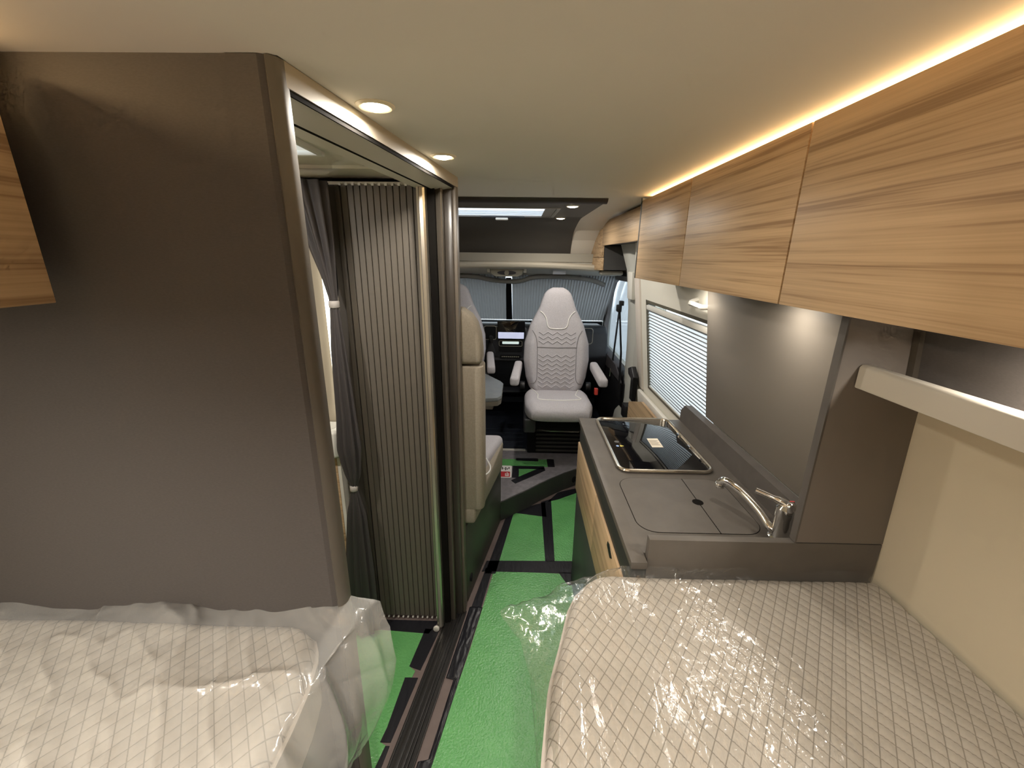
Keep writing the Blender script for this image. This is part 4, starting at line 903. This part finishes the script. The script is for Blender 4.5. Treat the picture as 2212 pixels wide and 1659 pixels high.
# ------------------------------------------------------------------ cab seats turned to the living area
def make_seat(cx, cy, zf, label):
    t = thing('cab_armchair', label, 'seat', (cx, cy, zf), 'swivelled cab seats')
    zz = [0.50, 0.525, 0.60, 0.735, 0.86, 1.00, 1.08, 1.13, 1.19, 1.235, 1.265, 1.283]
    ww = [0.195, 0.212, 0.238, 0.257, 0.252, 0.210, 0.168, 0.142, 0.122, 0.104, 0.078, 0.040]
    dd = [0.05, 0.06, 0.065, 0.065, 0.06, 0.055, 0.050, 0.050, 0.048, 0.044, 0.036, 0.015]
    def prm(z):
        return float(np.interp(z, zz, ww)), float(np.interp(z, zz, dd)), cy + 0.13 + 0.16 * (z - 0.5)
    def front(x, z):                                  # front surface of the backrest, bolsters stand proud
        W, D, Y = prm(z); u = max(-1, min(1, (x - cx) / W))
        e = (1 - abs(u) ** 4) ** 0.25 if abs(u) < 1 else 0
        bol = 0.022 * math.exp(-((abs(u) - 0.76) / 0.16) ** 2) * max(0, min(1, (1.06 - z) / 0.2))
        return Y - D * e - bol
    rings = []
    for z in np.linspace(0.50, 1.283, 64):
        W, D, Y = prm(z); ring = []
        for k in range(-24, 25):
            u = math.sin(k / 24 * PI / 2); x = cx + W * u; ring.append((x, front(x, z), zf + z))
        for k in range(23, -24, -1):
            u = math.sin(k / 24 * PI / 2); ring.append((cx + W * u, Y + D * 0.7 * (1 - abs(u) ** 4) ** 0.25, zf + z))
        rings.append(ring)
    bk = obj('backrest', MB().ringstack(rings), SEATF, t, smooth=True, autos=70)
    def pth(pts, n=8): return [(p.x, front(p.x, p.z) - 0.002, zf + p.z) for p in catmull([(x + cx, 0, z) for x, z in pts], n)]
    obj('piping', MB().tube(pth([(-0.134, 1.108), (-0.110, 1.09), (-0.088, 1.055), (-0.078, 1.010), (-0.062, 0.985), (-0.03, 0.978), (0.03, 0.978), (0.062, 0.985), (0.078, 1.010), (0.088, 1.055), (0.110, 1.09), (0.134, 1.108)]), 0.0036, 6), PIPE, bk, smooth=True)
    seamm = mat('seat_seam', (0.20, 0.19, 0.20), 0.9)
    for sx in (-1, 1):
        obj('seam', MB().tube(pth([(sx * 0.192, 0.965), (sx * 0.165, 0.92), (sx * 0.152, 0.84), (sx * 0.150, 0.70), (sx * 0.152, 0.60), (sx * 0.172, 0.565), (sx * 0.20, 0.555)]), 0.0022, 5), seamm, bk, smooth=True)
    obj('seam', MB().tube(pth([(-0.150, 0.838), (0, 0.835), (0.150, 0.838)]), 0.0022, 5), seamm, bk, smooth=True)
    # zigzag quilting: slim raised ribs across the centre panel
    zq = MB()
    for r in range(13):
        z0 = 0.535 + r * 0.034
        if 0.80 < z0 < 0.845: continue
        pts = []
        for k in range(33):
            x = -0.142 + 0.284 * k / 32; zt = z0 + 0.011 * (abs((k % 8) - 4) / 2 - 1)
            if z0 > 0.95 and abs(x) < 0.08: continue
            pts.append((cx + x, front(cx + x, zt) + 0.0002, zf + zt))
        if len(pts) == 33: zq.tube(pts, 0.0050, 5)
    obj('zigzag_quilting', zq, SEATF, bk, smooth=True, kind='stuff')
    # cushion
    cr = []
    def cus(u, zoff): pass
    ysl = np.linspace(-0.365, 0.14, 26)
    for yy in ysl:
        f = (yy + 0.365) / 0.505; W = 0.246 - 0.05 * (1 - min(1, f / 0.35)) ** 2 - 0.035 * max(0, (f - 0.75) / 0.25) ** 2
        nose = (1 - min(1, f / 0.22)) ** 2.2; zt = 0.525 - 0.025 * f - 0.045 * nose; zb = 0.385 + 0.03 * nose
        ring = []
        for k in range(40):
            a = 2 * PI * k / 40; c, s_ = math.cos(a), math.sin(a)
            ex = math.copysign(abs(c) ** 0.45, c); ez = math.copysign(abs(s_) ** 0.55, s_)
            bo = 0.012 * math.exp(-((abs(ex) - 0.8) / 0.14) ** 2) if s_ > 0 else 0
            ring.append((cx + W * ex, cy + yy, zf + (zt + zb) / 2 + (zt - zb) / 2 * ez + bo))
        cr.append(ring)
    cu = obj('cushion', MB().ringstack(cr), SEATF, t, smooth=True, autos=70)
    def ctop(x, yy):
        f = (yy + 0.365) / 0.505; nose = (1 - min(1, f / 0.22)) ** 2.2
        W = 0.246; u = min(0.999, abs(x) / W); c = u ** (1 / 0.45); s_ = math.sqrt(max(0, 1 - c * c))
        zt = 0.525 - 0.025 * f - 0.045 * nose; zb = 0.385 + 0.03 * nose
        return zf + (zt + zb) / 2 + (zt - zb) / 2 * s_ ** 0.55 + 0.012 * math.exp(-((u - 0.8) / 0.14) ** 2) + 0.002
    pts = catmull([(-0.195, 0.10, 0), (-0.170, 0.03, 0), (-0.145, -0.06, 0), (-0.150, -0.14, 0), (-0.135, -0.19, 0), (0, -0.215, 0), (0.135, -0.19, 0), (0.165, -0.17, 0), (0.140, -0.08, 0), (0.155, 0.0, 0), (0.185, 0.10, 0)], 6)
    obj('piping', MB().tube([(cx + p.x, cy + p.y, ctop(p.x, p.y)) for p in pts], 0.0036, 6), PIPE, cu, smooth=True)
    for sx in (-1, 1):
        ar = obj('armrest', MB().hexa([(cx + sx * 0.325 - 0.034, cy - 0.16, zf + 0.60), (cx + sx * 0.325 + 0.034, cy - 0.16, zf + 0.60), (cx + sx * 0.295 + 0.030, cy + 0.15, zf + 0.655), (cx + sx * 0.295 - 0.030, cy + 0.15, zf + 0.655),
                                   (cx + sx * 0.325 - 0.034, cy - 0.16, zf + 0.665), (cx + sx * 0.325 + 0.034, cy - 0.16, zf + 0.665), (cx + sx * 0.295 + 0.030, cy + 0.15, zf + 0.725), (cx + sx * 0.295 - 0.030, cy + 0.15, zf + 0.725)]), SEATF, t, bev=0.018, seg=3)
        obj('hinge', MB().cyl((cx + sx * 0.262 - 0.02, cy + 0.14, zf + 0.52), 0.035, 0.04, 'X', 18), BLACK, t, bev=0.004)
    obj('side_cover', MB().box(cx - 0.252, cx - 0.165, cy - 0.30, cy + 0.10, zf + 0.295, zf + 0.405), mat('cover_black', (0.03, 0.03, 0.034), 0.4), t, bev=0.015, seg=3)
    obj('side_cover', MB().box(cx + 0.165, cx + 0.252, cy - 0.28, cy + 0.10, zf + 0.295, zf + 0.405), MATS['cover_black'], t, bev=0.015, seg=3)
    obj('swivel_plate', MB().box(cx - 0.19, cx + 0.19, cy - 0.22, cy + 0.16, zf + 0.29, zf + 0.40), BLACKM, t)
    obj('release_bar', MB().tube(catmull([(cx - 0.15, cy - 0.20, zf + 0.285), (cx - 0.06, cy - 0.245, zf + 0.292), (cx + 0.05, cy - 0.245, zf + 0.290), (cx + 0.16, cy - 0.20, zf + 0.270)]), 0.005, 6), mat('dull_steel', (0.35, 0.34, 0.30), 0.3, metal=1), t, smooth=True)
    obj('pedestal', MB().box(cx - 0.215, cx + 0.215, cy - 0.035, cy + 0.20, zf, zf + 0.27), BLACKM, t, bev=0.012)
    for k in range(6):
        obj('pedestal_rib', MB().box(cx - 0.15, cx + 0.205, cy - 0.052, cy - 0.030, zf + 0.030 + 0.034 * k, zf + 0.050 + 0.034 * k), mat('rib_black', (0.020, 0.019, 0.018), 0.5), t, bev=0.005)
    return t
s1 = make_seat(0.294, 3.08, 0.128, 'grey fabric cab seat with white piping, facing the viewer in full')
dup(s1, (-0.545, 3.40, 0.128), 'grey fabric cab seat half hidden behind the bench backrest')
obj('belt_buckle', MB().box(0.592, 0.618, 3.10, 3.135, 0.615, 0.665), mat('buckle_red', (0.75, 0.07, 0.05), 0.4), label='red seat belt buckle beside the passenger seat', cat='buckle', bev=0.003)

# ------------------------------------------------------------------ seat bench and table
bn = thing('seat_bench', 'beige upholstered seat bench with tall backrest next to the bathroom', 'bench', (-0.6, 2.0, 0.0))
def bx(y): return -0.235 + (y - 1.64) * 0.195
BOXM = mat('bench_box', (0.055, 0.054, 0.046), 0.45)
obj('base_box', MB().prism([(-0.975, 1.665), (bx(1.665), 1.665), (bx(2.34), 2.34), (-0.975, 2.34)], 'Z', 0.0, 0.43), BOXM, bn, bev=0.003)
q = at(1016, 1252, X=-0.21); obj('socket', MB().cyl((bx(1.72) - 0.004, 1.72, 0.10), 0.020, 0.010, 'X', 18), BLACKM, bn)
obj('seat_cushion', MB().prism([(-0.97, 1.80), (bx(1.80) - 0.02, 1.80), (bx(2.36) + 0.012, 2.36), (-0.97, 2.36)], 'Z', 0.432, 0.60), SEATF, bn, bev=0.035, seg=4)
obj('side_apron', MB().hexa([(bx(1.66) - 0.03, 1.668, 0.445), (bx(1.66) + 0.040, 1.668, 0.445), (bx(2.36) + 0.006, 2.30, 0.40), (bx(2.36) - 0.03, 2.30, 0.40), (bx(1.66) - 0.03, 1.668, 0.53), (bx(1.66) + 0.046, 1.668, 0.53), (bx(2.36) + 0.010, 2.34, 0.56), (bx(2.36) - 0.03, 2.34, 0.56)]), BEIGEF, bn, bev=0.012, seg=3)
bkp = rrect(-0.95, -0.146, 1.667, 1.80, 0.03)
obj('backrest', MB().prism(bkp, 'Z', 0.52, 1.196), BEIGEF, bn, bev=0.008, seg=2)
hp = [(-0.95, 1.204), (-0.152, 1.204), (-0.152, 1.26), (-0.158, 1.32), (-0.172, 1.37), (-0.195, 1.405), (-0.23, 1.43), (-0.30, 1.44), (-0.95, 1.44)]
hd = obj('headrest', MB().prism(hp, 'Y', 1.672, 1.79), BEIGEF, bn, bev=0.02, seg=3)
obj('piping', MB().tube(catmull([(-0.20, 1.81, 0.604), (-0.15, 1.85, 0.604), (-0.135, 1.92, 0.604), (-0.165, 2.02, 0.604)]), 0.004, 6), PIPE, bn, smooth=True)
for k in range(3): obj('buckle_strap', MB().box(bx(1.86) + 0.0, bx(1.86) + 0.012, 1.83 + 0.04 * k, 1.85 + 0.04 * k, 0.565 - 0.015 * k, 0.60 - 0.015 * k), BLACK if k == 0 else TIE, bn, bev=0.002)
tb = thing('dinette_table', 'grey dinette table with angled corner beside the bench', 'table', (-0.5, 2.7, 0.14))
tpoly = [(-0.80, 2.44), (-0.20, 2.435), (-0.125, 2.455), (-0.105, 2.50), (-0.104, 2.76), (-0.125, 2.815), (-0.262, 3.03), (-0.80, 3.03)]
obj('table_top', MB().prism(tpoly, 'Z', 0.775, 0.800), mat('table_grey', (0.15, 0.165, 0.175), 0.35, var=(20, (0.19, 0.205, 0.215))), tb, bev=0.003)
obj('table_rim', MB().prism([(x * 0.995 - 0.003, y) for x, y in tpoly], 'Z', 0.745, 0.774), mat('table_rim', (0.14, 0.125, 0.10), 0.5), tb)
obj('under_frame', MB().prism([(-0.75, 2.47), (-0.16, 2.47), (-0.14, 2.76), (-0.27, 2.98), (-0.75, 2.98)], 'Z', 0.715, 0.744), MATS['table_rim'], tb)
obj('leg', MB().cyl((-0.55, 2.70, 0.14), 0.03, 0.58, 'Z', 20), ALU, tb)
# rubber mats on the cab floor
for k in range(5): obj('mat_ridge', MB().box(-0.35, 0.05, 3.18 + 0.09 * k, 3.185 + 0.09 * k, 0.1285, 0.1315), mat('ridge_blue', (0.05, 0.06, 0.08), 0.4), bpy.data.objects['floor_cab'])
